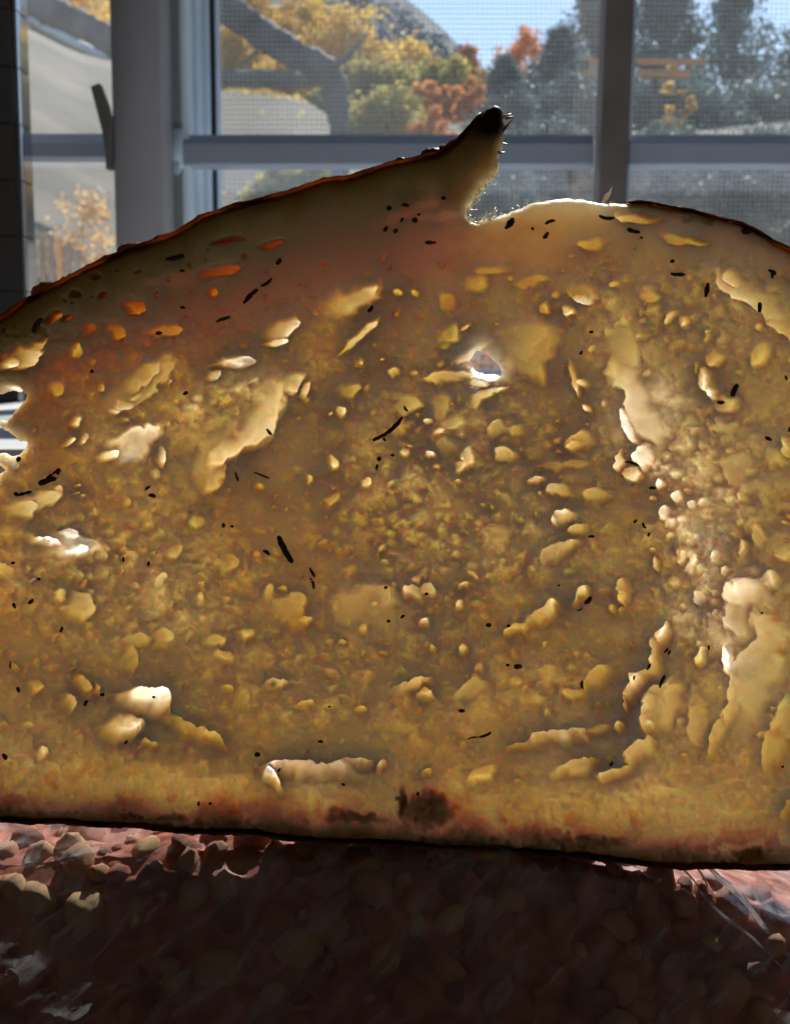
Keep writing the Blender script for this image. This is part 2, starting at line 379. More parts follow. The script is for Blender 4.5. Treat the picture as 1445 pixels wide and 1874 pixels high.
# pockets: u, v, half length, half width, tilt (degrees, rising to the right positive), depth, [direction of the sharp wall, side]
POCK = [
 (-5,742,62,34,35,.955,-30,1),(25,655,70,26,15,.80,-40,1),(60,640,36,12,38,.70,0,1),(90,600,30,10,40,.4,0,-1),(20,660,25,14,10,.9,-90,1),
 (262,685,68,19,36,.60,-50,1),(230,735,22,16,10,.62,-90,1),(215,748,14,10,0,.7,-90,1),(255,722,20,8,25,.6,0,1),
 (515,606,42,24,22,.86,0,1),(535,598,18,20,-70,.93,20,1),(505,628,30,10,10,.9,0,1),(640,556,70,30,27,.70,20,1),(672,535,28,16,35,.80,30,1),(648,628,62,9,43,.70,30,1),(675,600,25,9,40,.8,30,1),
 (428,668,50,13,10,.945,90,1),(395,690,18,10,30,.9,0,1),(365,725,40,24,25,.70,0,-1),(440,690,80,26,25,.62,-60,-1),
 (470,755,128,40,48,.74,-50,1),(430,800,95,32,52,.80,-50,1),(400,850,60,30,50,.62,-60,1),(535,702,40,24,40,.66,-40,1),(560,715,22,10,62,.7,-20,1),
 (150,768,20,12,50,.72,0,1),(132,808,20,6,32,.86,-20,1),(160,800,16,10,35,.66,0,1),(185,805,18,14,30,.5,0,-1),(250,812,70,38,15,.70,0,1),(200,832,26,12,25,.80,20,1),(240,825,24,18,0,.85,0,-1),(299,838,9,26,0,.86,10,1),(75,785,8,4,50,.8,0,1),
 (62,917,66,25,18,.64,20,1),(110,893,16,12,20,.7,40,1),(150,886,10,5,10,.75,0,1),(40,930,45,20,15,.68,30,1),(150,900,10,4,0,.7,0,1),(158,905,12,5,0,.75,0,1),
 (110,985,72,32,-14,.80,30,-1),(130,972,27,12,-8,.95,30,1),(140,1002,26,18,0,.86,-40,1),(95,985,40,14,-10,.85,0,1),
 (48,1046,40,20,-18,.72,0,-1),(68,1056,8,4,30,.9,0,1),(20,1040,30,18,-20,.5,0,1),(122,1082,16,18,0,.52,180,1),(150,1098,38,34,0,.52,-40,1),(232,1098,14,8,0,.68,0,-1),(292,1072,26,36,-15,.40,-30,1),(300,1065,14,26,-18,.52,110,1),(322,1002,22,22,0,.42,0,1),
 (372,1055,45,62,0,.36,0,-1),(370,950,18,16,0,.45,0,1),(415,1020,24,30,0,.36,-30,1),(70,1010,30,12,0,.5,0,-1),
 (252,563,26,17,-5,.48,-60,1),(350,508,85,18,12,.40,0,-1),(400,500,50,14,10,.36,0,1),(500,455,30,9,12,.36,0,1),(420,445,40,8,10,.3,0,1),(300,605,40,14,10,.40,-30,1),(225,608,24,16,-30,.42,-60,1),(175,608,16,14,0,.38,0,1),(145,650,16,22,-20,.58,0,1),(138,585,16,8,20,.5,0,1),(112,712,18,16,0,.46,0,1),(195,708,10,9,0,.6,0,1),(110,585,22,10,30,.62,0,1),(85,625,30,10,35,.6,0,1),(317,695,8,5,40,.75,0,1),
 (525,1112,42,42,-20,.50,50,1),(495,1085,14,22,0,.5,100,1),(555,1128,20,12,0,.62,0,1),(660,1112,72,44,12,.40,60,1),(685,1100,30,36,0,.48,30,1),(683,1102,9,6,20,.62,0,1),
 (766,1084,34,20,-10,.76,160,1),(785,1080,20,16,0,.68,60,1),(777,1131,13,11,25,.78,0,1),(763,1056,16,11,0,.6,0,1),(845,1067,14,9,20,.66,-60,1),(840,1098,9,11,-30,.72,0,1),(703,1021,9,6,0,.86,-90,1),(692,1010,4,3,0,.8,0,1),
 (985,1122,44,22,36,.80,40,1),(950,1140,40,14,25,.62,0,1),(1005,1105,14,14,0,.88,60,1),(1062,1082,15,20,-35,.80,60,1),(1050,1095,16,8,40,.7,0,1),(1020,1004,44,18,28,.60,60,1),(1000,1010,30,16,30,.5,100,1),(1035,946,30,22,20,.80,120,1),(1012,952,10,12,20,.93,160,1),(1055,965,26,12,10,.6,0,1),
 (640,714,28,20,15,.56,0,1),(618,752,15,15,0,.80,20,1),(604,756,6,6,0,.8,0,1),(735,736,35,24,5,.55,-40,1),(795,740,26,40,0,.42,-30,1),(872,728,44,14,38,.62,-30,1),(905,712,22,8,10,.7,0,1),(822,775,30,16,20,.5,-60,1),(782,770,13,7,-5,.78,0,1),(800,790,18,8,15,.7,-30,1),(852,828,16,22,10,.66,-30,1),(840,852,22,14,30,.70,-30,1),(868,835,18,20,0,.5,0,1),(848,838,6,6,0,.82,0,1),(815,820,22,22,0,.42,0,1),(784,830,13,9,-10,.86,20,1),(740,822,15,11,20,.7,0,1),(612,842,15,18,15,.78,0,1),(600,830,10,10,0,.5,0,-1),(665,880,14,13,0,.68,0,1),(770,906,34,36,0,.46,0,-1),(568,875,8,10,0,.66,0,1),(605,910,22,20,0,.46,0,1),(722,685,13,11,0,.62,0,1),(700,658,7,4,0,.8,0,1),(660,665,6,5,0,.78,0,1),(838,878,10,5,0,.78,0,1),(880,920,7,5,0,.8,0,1),(797,850,10,8,0,.55,0,1),(750,815,9,4,0,.86,0,1),
 (910,790,28,22,20,.56,120,1),(940,790,20,18,0,.5,0,1),(920,830,26,14,0,.6,100,1),(1060,802,36,26,15,.64,150,1),(1050,815,18,12,10,.72,160,1),(980,880,24,11,10,.80,100,1),(985,900,8,5,0,.8,0,1),(1025,895,28,15,10,.62,160,1),(1088,900,34,18,5,.56,150,1),(1135,835,16,22,-30,.74,200,1),(1150,858,26,16,-25,.66,-60,1),(1055,845,30,12,0,.4,0,1),(1000,850,40,12,0,.4,0,1),
 (820,612,34,24,25,.62,-30,1),(850,600,16,6,30,.8,-30,1),(760,540,10,8,0,.6,0,1),(730,540,12,10,0,.66,0,1),(868,520,32,22,25,.36,-40,1),(815,560,22,30,0,.36,0,1),(955,620,46,62,-35,.46,-30,1),(975,660,26,42,0,.44,-40,1),(860,646,46,12,30,.66,-60,1),(780,650,20,30,0,.3,0,-1),(830,690,60,14,0,.55,0,1),(885,684,34,12,-8,.92,90,1),(870,700,24,10,0,.6,0,1),
 (1058,532,40,24,-5,.58,-70,1),(1062,545,26,12,-10,.80,-80,1),(1038,570,16,13,0,.72,-60,1),(990,565,16,13,0,.48,0,1),(1180,545,26,14,-10,.42,0,1),(1120,520,14,8,0,.56,0,1),
 (1165,690,64,100,10,.56,-20,-1),(1130,640,40,60,10,.42,0,1),(1060,700,20,48,12,.55,-60,-1),(1044,690,9,44,14,.62,0,1),(1072,745,12,9,-30,.85,0,1),(1150,790,13,52,28,.78,160,1),(1178,840,22,34,24,.82,180,1),(1205,780,26,60,0,.55,0,-1),(1140,740,40,50,20,.5,0,-1),
 (1385,552,120,26,-36,.60,-140,1),(1420,590,60,24,-36,.5,-120,1),(1340,510,30,14,-45,.66,-140,1),(1280,692,22,40,15,.88,-20,1),(1268,672,9,16,0,.95,180,1),(1295,715,14,26,15,.92,-30,1),(1300,650,30,22,0,.62,0,1),(1310,740,34,24,0,.56,0,1),(1385,645,26,36,-15,.52,-60,1),(1240,590,20,18,0,.62,-40,1),(1222,580,10,22,-40,.66,0,1),(1280,600,24,14,-20,.6,0,-1),(1285,610,10,6,0,.75,0,1),(1400,830,30,30,0,.45,0,1),(1430,820,12,28,20,.66,0,1),(1345,860,30,44,10,.42,180,1),(1325,785,40,12,0,.4,0,1),
 (1205,886,13,12,0,.82,0,1),(1211,937,14,19,0,.86,0,1),(1187,908,11,7,25,.88,0,1),(1237,910,16,14,0,.7,0,1),(1265,925,12,12,0,.66,0,1),(1282,965,12,28,0,.82,0,-1),(1315,985,11,22,0,.80,0,-1),(1305,1018,11,13,0,.94,0,1),(1322,1045,9,12,0,.84,0,1),(1303,1116,8,8,0,.94,0,1),(1275,1112,10,26,8,.86,0,-1),(1193,1028,9,19,12,.86,160,1),(1186,1000,10,6,0,.7,0,1),(1138,1072,18,22,20,.66,160,1),(1140,1090,14,18,0,.62,200,1),(1260,1020,14,18,0,.6,0,1),(1235,1010,18,22,0,.55,0,1),(1345,1000,14,20,0,.6,0,1),(1380,985,20,30,0,.55,0,1),(1420,1000,24,30,0,.5,0,1),(1280,1090,16,14,0,.66,0,1),(1240,870,14,10,0,.66,0,1),(1225,1060,20,18,0,.5,0,1),
 (1370,1085,56,48,30,.64,160,1),(1345,1130,36,60,20,.60,180,1),(1390,1060,30,22,0,.7,0,1),(1330,1195,18,46,10,.70,200,1),(1335,1200,10,34,8,.8,180,-1),(1410,1180,30,70,0,.42,180,1),
 (1195,1180,18,56,-15,.80,0,1),(1178,1230,56,28,58,.90,170,1),(1160,1255,30,22,50,.94,180,1),(1205,1160,14,34,-14,.86,10,1),(1140,1285,8,16,0,.86,0,1),
 (1205,1290,34,74,-25,.62,150,1),(1190,1300,18,60,-20,.74,160,1),(1165,1370,50,26,35,.64,130,1),(1120,1405,40,14,20,.72,120,1),(1230,1270,20,40,-18,.55,160,1),
 (1375,1240,44,120,-20,.46,150,1),(1340,1260,22,90,-18,.56,160,1),(1310,1320,18,70,-20,.5,170,1),(1275,1190,15,24,0,.60,0,1),(1420,1330,30,100,-22,.46,160,1),(1435,1460,14,30,-40,.66,150,1),(1270,1310,30,50,0,.4,180,1),
 (1085,1240,46,24,42,.48,110,1),(1050,1255,30,14,0,.4,0,1),(1090,1320,40,10,10,.4,0,1),
 (1000,1346,86,20,10,.76,90,1),(1040,1332,36,14,12,.84,70,1),(945,1355,30,10,10,.80,100,1),(1045,1398,58,20,12,.62,90,1),(1075,1385,24,8,15,.80,80,1),(1130,1320,14,10,0,.7,0,1),(990,1390,14,10,0,.6,0,-1),
 (748,1250,50,17,14,.78,80,1),(720,1258,20,10,20,.74,0,-1),(775,1262,24,12,0,.66,0,1),(862,1255,44,22,20,.42,120,1),(510,1243,28,14,8,.66,0,1),(500,1250,14,7,0,.76,0,-1),(660,1283,16,8,0,.56,0,1),(560,1280,22,8,0,.62,0,1),(600,1210,50,12,5,.5,0,-1),(700,1185,10,5,0,.68,0,1),(628,1168,10,7,0,.8,0,1),(790,1180,9,9,0,.65,0,1),(845,1180,10,14,-20,.66,0,1),
 (582,1402,112,24,-2,.90,95,1),(520,1400,44,22,0,.945,100,1),(505,1420,30,12,-40,.90,200,1),(648,1386,42,13,0,.94,80,1),(694,1389,16,9,48,.95,-40,1),(600,1425,90,18,0,.66,0,-1),(560,1440,60,14,0,.6,0,-1),
 (262,1282,58,34,12,.965,60,1),(228,1320,44,30,30,.88,-60,1),(345,1322,86,22,-28,.62,60,1),(390,1345,40,10,-25,.70,60,1),(305,1300,40,14,-20,.5,0,1),(320,1300,22,5,-35,.86,0,1),(130,1274,18,26,10,.80,20,1),(155,1245,16,24,0,.60,10,1),(180,1250,12,16,0,.6,0,1),(75,1245,18,20,0,.46,-40,1),(45,1290,12,10,0,.74,0,-1),(25,1365,26,28,0,.7,0,-1),(90,1370,14,16,0,.64,0,1),(280,1350,24,10,-10,.66,0,1),(150,1340,30,40,0,.4,0,-1),
 (250,1170,40,18,10,.42,0,1),(300,1160,30,20,0,.46,0,1),(245,1200,20,26,10,.42,20,1),(340,1190,40,30,0,.36,0,-1),(455,1150,22,18,0,.56,0,1),(395,1165,30,18,0,.5,-40,1),(420,1190,30,14,0,.45,0,1),
 (1250,445,40,8,-12,.5,-30,1),(1160,405,50,10,-4,.55,0,1),(1220,442,36,14,-12,.42,0,1),(1080,450,30,12,10,.34,0,1),(800,402,60,12,6,.50,-80,-1),(740,395,70,14,22,.36,-60,-1),(1020,400,60,16,0,.4,90,-1),
 (900,500,40,10,0,.3,0,1),(960,520,40,12,10,.3,0,1),(780,1400,14,9,0,.62,0,1),(880,1400,40,20,40,.5,-60,1),(830,1470,10,4,0,.5,0,1),(760,1432,40,8,0,.8,90,-1),

 (1172,738,150,60,-66,.60,-155,1),(635,560,90,38,27,.60,20,1),(438,775,165,54,47,.55,-50,1),(255,700,120,32,32,.50,-50,1),(1382,1235,60,150,-16,.50,150,1),(955,640,60,75,-30,.42,-30,1),(110,990,95,42,-12,.55,20,1),
]
THIN = [(415,668,44,11,10,.97,90,1)]
pf = np.zeros(U.shape); pb = np.zeros(U.shape)
def stamp(P, warp=1.0, soft0=0.13, soft1=1.0, grad=0.5):
    u, v, rx, ry, tilt, dep, dirn, side = P
    if dep < 0.93: dep = dep * (0.72 + 0.32 * dep)
    m = max(rx, ry) * 1.6 + 8
    i0, i1 = np.searchsorted(us, (u - m, u + m)); j0, j1 = np.searchsorted(vs, (v - m, v + m))
    if i1 - i0 < 2 or j1 - j0 < 2: return
    sl = (slice(j0, j1), slice(i0, i1))
    k = min(rx, ry) * warp * 0.75
    a = U[sl] - u + WA[sl] * k * 1.5 + WC[sl] * min(9, k * 0.8); b = -(V[sl] - v) + WB[sl] * k * 1.5 + WD[sl] * min(9, k * 0.8)
    t = R(tilt); c_, s_ = math.cos(t), math.sin(t)
    p = a * c_ + b * s_; q = -a * s_ + b * c_
    r = np.sqrt((p / rx) ** 2 + (q / ry) ** 2) + 1e-6
    mn = min(rx, ry)
    e = min(0.5, 2.4 / mn)             # the steepest wall the grid can carry
    if mn > 16: soft0 = soft0 + 0.10; grad = min(0.78, grad + 0.22)
    lo, hi = max(e, soft0), max(e, soft1)
    if dirn == 0: dirn = 360 * ((u * 0.371 + v * 0.173) % 1.0)
    ca, sa = math.cos(R(dirn)), math.sin(R(dirn))
    toward = np.clip((a * ca + b * sa) / (math.hypot(rx * math.cos(t - R(dirn)), ry * math.sin(t - R(dirn))) + 1e-6), -1, 1)
    sf = lo + (hi - lo) * (0.5 - 0.5 * toward) ** 1.1
    h = dep * sstep(0, 1, (1.02 - r) / sf) * (1 - grad * (0.5 - 0.5 * toward))
    T = pf if side > 0 else pb
    T[sl] = np.maximum(T[sl], h)
for P in POCK: stamp(P)
# countless small bubbles, crowded where the photo's crumb is finest
rs = np.random.RandomState(12)
def dens(u, v):
    d = 0.35
    d += 1.0 * math.exp(-(((u - 830) / 260) ** 2 + ((v - 930) / 230) ** 2))
    d += 1.1 * math.exp(-(((u - 1260) / 110) ** 2 + ((v - 980) / 160) ** 2))
    d += 0.5 * math.exp(-(((u - 250) / 330) ** 2 + ((v - 1080) / 190) ** 2))
    d += 0.5 * math.exp(-(((u - 1200) / 200) ** 2 + ((v - 540) / 70) ** 2))
    if v < 470: d *= 0.15
    if v > 1400: d *= 0.12
    return d
nb = 0
while nb < 2500:
    u, v = rs.uniform(-120, 1600), rs.uniform(430, 1500)
    if rs.rand() > dens(u, v) / 1.5: continue
    r = 2.2 + 10 * rs.rand() ** 4
    stamp((u, v, r * rs.uniform(.9, 1.7), r, rs.uniform(-30, 60), rs.uniform(.14, .46) + (0.3 if rs.rand() < 0.04 else 0), rs.uniform(0, 360), 1 if rs.rand() < 0.6 else -1), 1.0, 0.35, 1.2, 0.4)
    nb += 1
# the cut face is all cells: spherical hollows of many sizes packed against each other
def cells(cell, seed, pw, dmax, warp):
    rw = np.random.RandomState(seed); JX = rw.rand(256, 256); JY = rw.rand(256, 256); RD = rw.rand(256, 256); DP = rw.rand(256, 256)
    x = (U + WA * warp + WC * warp * .25) / cell + 40; y = (V + WB * warp + WD * warp * .25) / (cell * 0.86) + 40
    ix = np.floor(x).astype(int); iy = np.floor(y).astype(int); out = np.zeros(U.shape)
    for dj in (-1, 0, 1):
        for di in (-1, 0, 1):
            cx = (ix + di) % 256; cy_ = (iy + dj) % 256
            d2 = (x - (ix + di + JX[cy_, cx])) ** 2 + (y - (iy + dj + JY[cy_, cx])) ** 2
            r = 0.34 + 0.42 * RD[cy_, cx]
            out = np.maximum(out, dmax * DP[cy_, cx] ** pw * np.clip(1 - d2 / (r * r), 0, 1) ** 0.85)
    return out
zone = np.zeros(U.shape)
for (u, v, su, sv, a) in ((830, 930, 330, 300, 1), (1270, 960, 150, 260, 1.1), (250, 1060, 380, 230, .8), (1200, 560, 260, 100, .8), (700, 1230, 700, 130, .7), (300, 720, 300, 150, .6)):
    zone = np.maximum(zone, a * np.exp(-((((U - u) / su) ** 2 + ((V - v) / sv) ** 2) ** 1.5)))
zone = np.clip(zone, 0.22, 1) * sstep(400, 500, V + (U > 900) * 60) * sstep(1500, 1400, V)
cf = np.maximum.reduce([cells(74, 201, 2.2, .46, 60), cells(40, 202, 2.0, .48, 34), cells(21, 203, 1.7, .44, 18)]) + cells(11, 204, 1.4, .15, 9)
cb = np.maximum(cells(95, 211, 1.6, .40, 80), cells(52, 212, 1.8, .44, 40))
# the body of the crumb is itself uneven: lumps, streaks following the swirl of the dough
ang = np.arctan2(V - 1000, U - 800); rad = np.hypot((U - 800) * 0.8, V - 1000)
swirl = fbm(rad * 1.0, ang * 240, 60, 41, 4)
lump = 0.55 * fbm(U, V, 150, 5, 3) + 0.25 * fbm(U, V, 34, 15, 3) + 0.20 * swirl
open_ = np.zeros(U.shape)
for (u, v, su, sv, a) in ((1250, 900, 190, 360, .10), (200, 780, 230, 150, .08), (740, 930, 300, 240, -.10), (90, 990, 120, 90, .08),
                       (850, 1010, 180, 160, .04), (980, 400, 160, 40, .10), (130, 1330, 200, 80, .10),
                       (60, 1180, 130, 60, -.16), (430, 950, 90, 80, -.12), (570, 980, 60, 120, -.10), (520, 470, 420, 80, -.12), (930, 480, 300, 50, -.10), (700, 560, 60, 60, -.05), (480, 1300, 120, 50, -.06), (900, 1160, 80, 40, -.10), (720, 590, 50, 70, -.08), (1010, 690, 50, 60, -.12), (1230, 760, 30, 110, -.06), (1110, 1180, 60, 50, -.08), (150, 560, 160, 40, -.10)):
    open_ += a * np.exp(-(((U - u) / su) ** 2 + ((V - v) / sv) ** 2))
# broad stretched folds where the dough was pulled thin: u, v, half length, half width, tilt, amount
for (u, v, rx, ry, tilt, a) in ((500, 700, 230, 80, 46, .30), (225, 790, 170, 60, 22, .26), (620, 560, 110, 40, 28, .16), (1165, 720, 200, 80, -72, .28), (1280, 1000, 260, 80, 88, .24), (1395, 1170, 260, 70, 75, .26), (1240, 1330, 150, 55, 62, .20),
                                (560, 1425, 300, 42, -2, .24), (1150, 1455, 330, 46, -3, .24), (170, 1400, 230, 55, -4, .22), (1390, 560, 140, 45, -36, .16), (100, 985, 130, 50, -12, .16), (1010, 1370, 130, 40, 8, .16)):
    t = R(tilt); p = (U - u) * math.cos(t) - (V - v) * math.sin(t); q = (U - u) * math.sin(t) + (V - v) * math.cos(t)
    q = q + (fbm(p, q, 120, int(u), 2) - 0.5) * ry * 1.2
    st_ = fbm(p / 7.0, q, 16, int(v), 3)
    open_ += a * np.exp(-(((p / rx) ** 2 + (q / ry) ** 2) ** 1.4)) * (0.55 + 0.9 * st_)
base = 0.10 + (lump - 0.5) * 0.62 + open_
base = base - 0.08 - 0.50 * sstep(600, 430, V + 0.10 * (U - 600)) * sstep(1000, 800, U) - 0.30 * sstep(560, 420, V); base = np.clip(base, -1.15, 0.6)
fine = (fbm(U, V, 9, 33, 3) - 0.5)
# shape of the slice: rounded at the crust, thin at the torn holes
dcr = np.clip(-s_out, 0, None); dh = np.clip(s_hole, 0, None)
rimw = 16.0
rim = np.sqrt(np.clip(1 - (1 - np.clip(dcr / rimw, 0, 1)) ** 2, 0, 1))
hw = 26.0
rimh = 0.06 + 0.94 * (np.clip(dh / hw, 0, 1)) ** 0.8
tot = 2 * HT * rim
pfb = np.clip(base * 0.4 + fine * 0.15, -0.08, 0.6); pbb = np.clip(base * 0.6, -0.7, 0.6)
pft = np.maximum(pf, pfb + cf * zone * 0.62); pbt = np.maximum(pb, pbb + cb * zone * 0.8)
rem = 1 - pft - pbt
need = np.clip(0.028 - rem, 0, None)                  # never thinner than a film of crumb
pbt = pbt - need
thin_extra = sstep(6, -6, s_thin)
front = -HT * rim + tot * pft; back = HT * rim - tot * pbt
mid = 0.5 * (front + back); half = 0.5 * (back - front)
half = half * rimh; half = half * (1 - 0.72 * thin_extra) + 0.00004
front = mid - half; back = mid + half
front = np.minimum(front, back - 0.00008)
# colour: pale crumb, toasted towards the crust, charred at the tip of the ear
wob = fbm(U, V, 40, 71, 4)
def band(u0, u1, soft=60): return sstep(u0 - soft, u0 + soft, U) * (1 - sstep(u1 - soft, u1 + soft, U))
is_top = V < 900
def dline(P):
    d = np.full(U.shape, 1e9)
    for (x0, y0), (x1, y1) in zip(P[:-1], P[1:]):
        ex, ey = x1 - x0, y1 - y0; wx = U - x0; wy = V - y0; t = np.clip((wx * ex + wy * ey) / (ex * ex + ey * ey), 0, 1)
        d = np.minimum(d, (wx - ex * t) ** 2 + (wy - ey * t) ** 2)
    return np.sqrt(d)
dl = dline(TOP[1:28]); dr = dline(TOP[-9:] + END_R[:4]); db = dline(END_R[-2:] + BOT + END_L[:2])
wl_ = 1.7 * (30 + 8 * sstep(420, 40, U) + 8 * sstep(700, 860, U)) * (0.55 + 0.9 * wob)
wr0 = 13 * (0.4 + 1.1 * wob); wb0 = (8 + 13 * wob) * (0.6 + 0.6 * wob)
crust = np.exp(-np.clip(dl - 3, 0, None) / wl_) * 1.15
crust = np.maximum(crust, 0.9 * np.exp(-dr / wr0)); crust = np.maximum(crust, np.exp(-np.clip(db - 3, 0, None) / wb0) * 1.15)
crust = np.maximum(crust, 0.62 * np.exp(-np.clip(dl - 3, 0, None) / 110) * sstep(900, 700, U)); crust = np.clip(crust, 0, 1) * (1 - 0.9 * np.clip(np.maximum(pf, pb * 0.7) * 2.0, 0, 1))
spots = sstep(0.56, 0.70, fbm(U, V, 30, 77, 4)) * np.exp(-np.clip(dcr - 8, 0, None) / 28) * (~is_top)
crust = np.maximum(crust, spots * 0.5)
ear = np.exp(-(((U - 905 + (V - 225) * 0.5) / 44) ** 2 + ((V - 226) / 42) ** 2) ** 1.4)
earb = np.exp(-(((U - 890) / 70) ** 2 + ((V - 265) / 70) ** 2))
crust = np.maximum(crust, np.clip(earb * 0.9 - 0.25, 0, 1))
for (u, v, su, sv, a) in ((782, 1468, 44, 30, .5), (738, 1455, 9, 24, .8), (1060, 1525, 80, 14, .5), (650, 1478, 60, 12, .4), (1360, 1548, 36, 14, .9), (88, 598, 10, 14, .7), (80, 606, 8, 10, .7), (260, 1482, 90, 10, .6), (1290, 405, 60, 10, .6)):
    crust = np.maximum(crust, a * np.exp(-((((U - u) + WC * 20) / su) ** 2 + (((V - v) + WD * 20) / sv) ** 2) ** 1.8))
c0 = np.array([0.95, 0.875, 0.755]); c1 = np.array([0.29, 0.185, 0.045]); c2 = np.array([0.012, 0.006, 0.004]); c3 = np.array([0.10, 0.040, 0.014])
tint = (fbm(U, V, 120, 88, 3) - 0.5)
colr = c0 + tint[..., None] * np.array([0.03, 0.05, 0.10])
colr = np.clip(colr, 0.01, 1) ** (1 - crust[..., None]) * np.where(is_top[..., None], c1, np.array([0.26, 0.105, 0.028])) ** crust[..., None]
dark = np.clip(ear * 1.3, 0, 1); edge = np.clip(np.exp(-np.clip(db - 3, 0, None) / (4 + 9 * wob)) * 0.98, 0, 1)
edge = np.maximum(edge, np.exp(-np.clip(dl - 2, 0, None) / (3 + 9 * wob)) * 0.9)
colr = colr * (1 - dark[..., None]) + c2 * dark[..., None]
colr = colr ** (1 - edge[..., None]) * c3 ** edge[..., None]
dense = 0.40 * sstep(600, 420, V + 0.12 * (U - 600)) * sstep(1000, 780, U) * (0.8 + 0.4 * wob) + 0.12 * sstep(520, 430, V) * sstep(760, 900, U)
dense = dense * (1 - 0.85 * np.clip(np.maximum(pf, pb * 0.7) * 2.0, 0, 1))
colr = np.clip(colr, 0.002, 0.95)

def slab(name, keep, material, parent):
    """closed slab from the kept grid cells: front sheet, back sheet and the rim between them"""
    ny, nx = U.shape
    vid = np.zeros(U.shape, bool)
    vid[:-1, :-1] |= keep; vid[1:, :-1] |= keep; vid[:-1, 1:] |= keep; vid[1:, 1:] |= keep
    idx = -np.ones(U.shape, int); n = vid.sum(); idx[vid] = np.arange(n)
    # boundary vertices slide onto the outline
    cnt = np.zeros(U.shape, int)
    cnt[:-1, :-1] += keep; cnt[1:, :-1] += keep; cnt[:-1, 1:] += keep; cnt[1:, 1:] += keep
    bnd = vid & (cnt < 4)
    gy, gx = np.gradient(S, vs, us); g = np.hypot(gx, gy) + 1e-6
    st = np.where(bnd, np.clip(-S / g, 0, 4.5), 0)
    uu = U + gx / g * st; vv = V + gy / g * st
    fr = np.where(bnd, mid - np.minimum(half, 0.0005), front); bk = np.where(bnd, mid + np.minimum(half, 0.0005), back)
    Xf, Zf = at_np(uu[vid], vv[vid])
    Vv = np.concatenate([np.stack([Xf, fr[vid], Zf], 1), np.stack([Xf, bk[vid], Zf], 1)])
    j, i = np.nonzero(keep)
    a, b, c, d = idx[j, i], idx[j, i + 1], idx[j + 1, i + 1], idx[j + 1, i]
    Q = [np.stack([a, d, c, b], 1), np.stack([a, b, c, d], 1) + n]
    pad = np.pad(keep, 1)
    for dj, di, e0, e1 in ((-1, 0, (0, 0), (0, 1)), (1, 0, (1, 1), (1, 0)), (0, -1, (1, 0), (0, 0)), (0, 1, (0, 1), (1, 1))):
        nbk = pad[1 + dj:1 + dj + keep.shape[0], 1 + di:1 + di + keep.shape[1]]
        jj, ii = np.nonzero(keep & ~nbk)
        p = idx[jj + e0[0], ii + e0[1]]; q = idx[jj + e1[0], ii + e1[1]]
        Q.append(np.stack([p, q, q + n, p + n], 1))
    o = npmesh(name, Vv, np.concatenate(Q), material)
    at_ = o.data.color_attributes.new('crumb_colour', 'FLOAT_COLOR', 'POINT')
    cc = np.concatenate([colr[vid], colr[vid]]); al = np.concatenate([np.maximum.reduce([crust, dark, edge, dense])[vid]] * 2)
    at_.data.foreach_set('color', np.concatenate([cc, al[:, None]], 1).astype(np.float32).ravel())
    child(o, parent); return o
Sc = S
inside = Sc < -0.6
keep = inside[:-1, :-1] & inside[1:, :-1] & inside[:-1, 1:] & inside[1:, 1:]
keep &= np.add.outer(np.zeros(len(vs) - 1), np.zeros(len(us) - 1)) == 0
def crumb_mat():
    m, n, l, p, o = mat('bread_crumb')
    a = n.new('ShaderNodeVertexColor'); a.layer_name = 'crumb_colour'
    tg = n.new('ShaderNodeTexCoord'); g1 = n.new('ShaderNodeTexNoise'); g1.inputs['Scale'].default_value = 900; g1.inputs['Detail'].default_value = 8; g1.inputs['Roughness'].default_value = 0.75
    rg = n.new('ShaderNodeMapRange'); rg.inputs['From Min'].default_value = 0.3; rg.inputs['From Max'].default_value = 0.7; rg.inputs['To Min'].default_value = 0.94; rg.inputs['To Max'].default_value = 1.03
    mg = n.new('ShaderNodeMix'); mg.data_type = 'RGBA'; mg.blend_type = 'MULTIPLY'; mg.inputs['Factor'].default_value = 1.0
    l.new(tg.outputs['Object'], g1.inputs['Vector']); l.new(g1.outputs['Fac'], rg.inputs['Value']); l.new(a.outputs['Color'], mg.inputs['A']); l.new(rg.outputs[0], mg.inputs['B'])
    l.new(mg.outputs['Result'], p.inputs['Base Color'])
    p.subsurface_method = 'RANDOM_WALK'
    p.inputs['Subsurface Weight'].default_value = 1.0
    p.inputs['Subsurface Radius'].default_value = (1.0, 0.63, 0.42)
    mr = n.new('ShaderNodeMapRange'); mr.inputs['To Min'].default_value = 0.0116; mr.inputs['To Max'].default_value = 0.0012
    l.new(a.outputs['Alpha'], mr.inputs['Value']); l.new(mr.outputs[0], p.inputs['Subsurface Scale'])
    p.inputs['Subsurface Anisotropy'].default_value = 0.3
    p.inputs['Roughness'].default_value = 0.55; p.inputs['Specular IOR Level'].default_value = 0.08
    tc = n.new('ShaderNodeTexCoord'); t = n.new('ShaderNodeTexNoise'); t.inputs['Scale'].default_value = 2600; t.inputs['Detail'].default_value = 4
    b = n.new('ShaderNodeBump'); b.inputs['Strength'].default_value = 0.35; b.inputs['Distance'].default_value = 0.0002
    l.new(tc.outputs['Object'], t.inputs['Vector']); l.new(t.outputs['Fac'], b.inputs['Height']); l.new(b.outputs[0], p.inputs['Normal'])
    return m
m_crumb = crumb_mat()
crumb = slab('crumb', keep, m_crumb, bread)

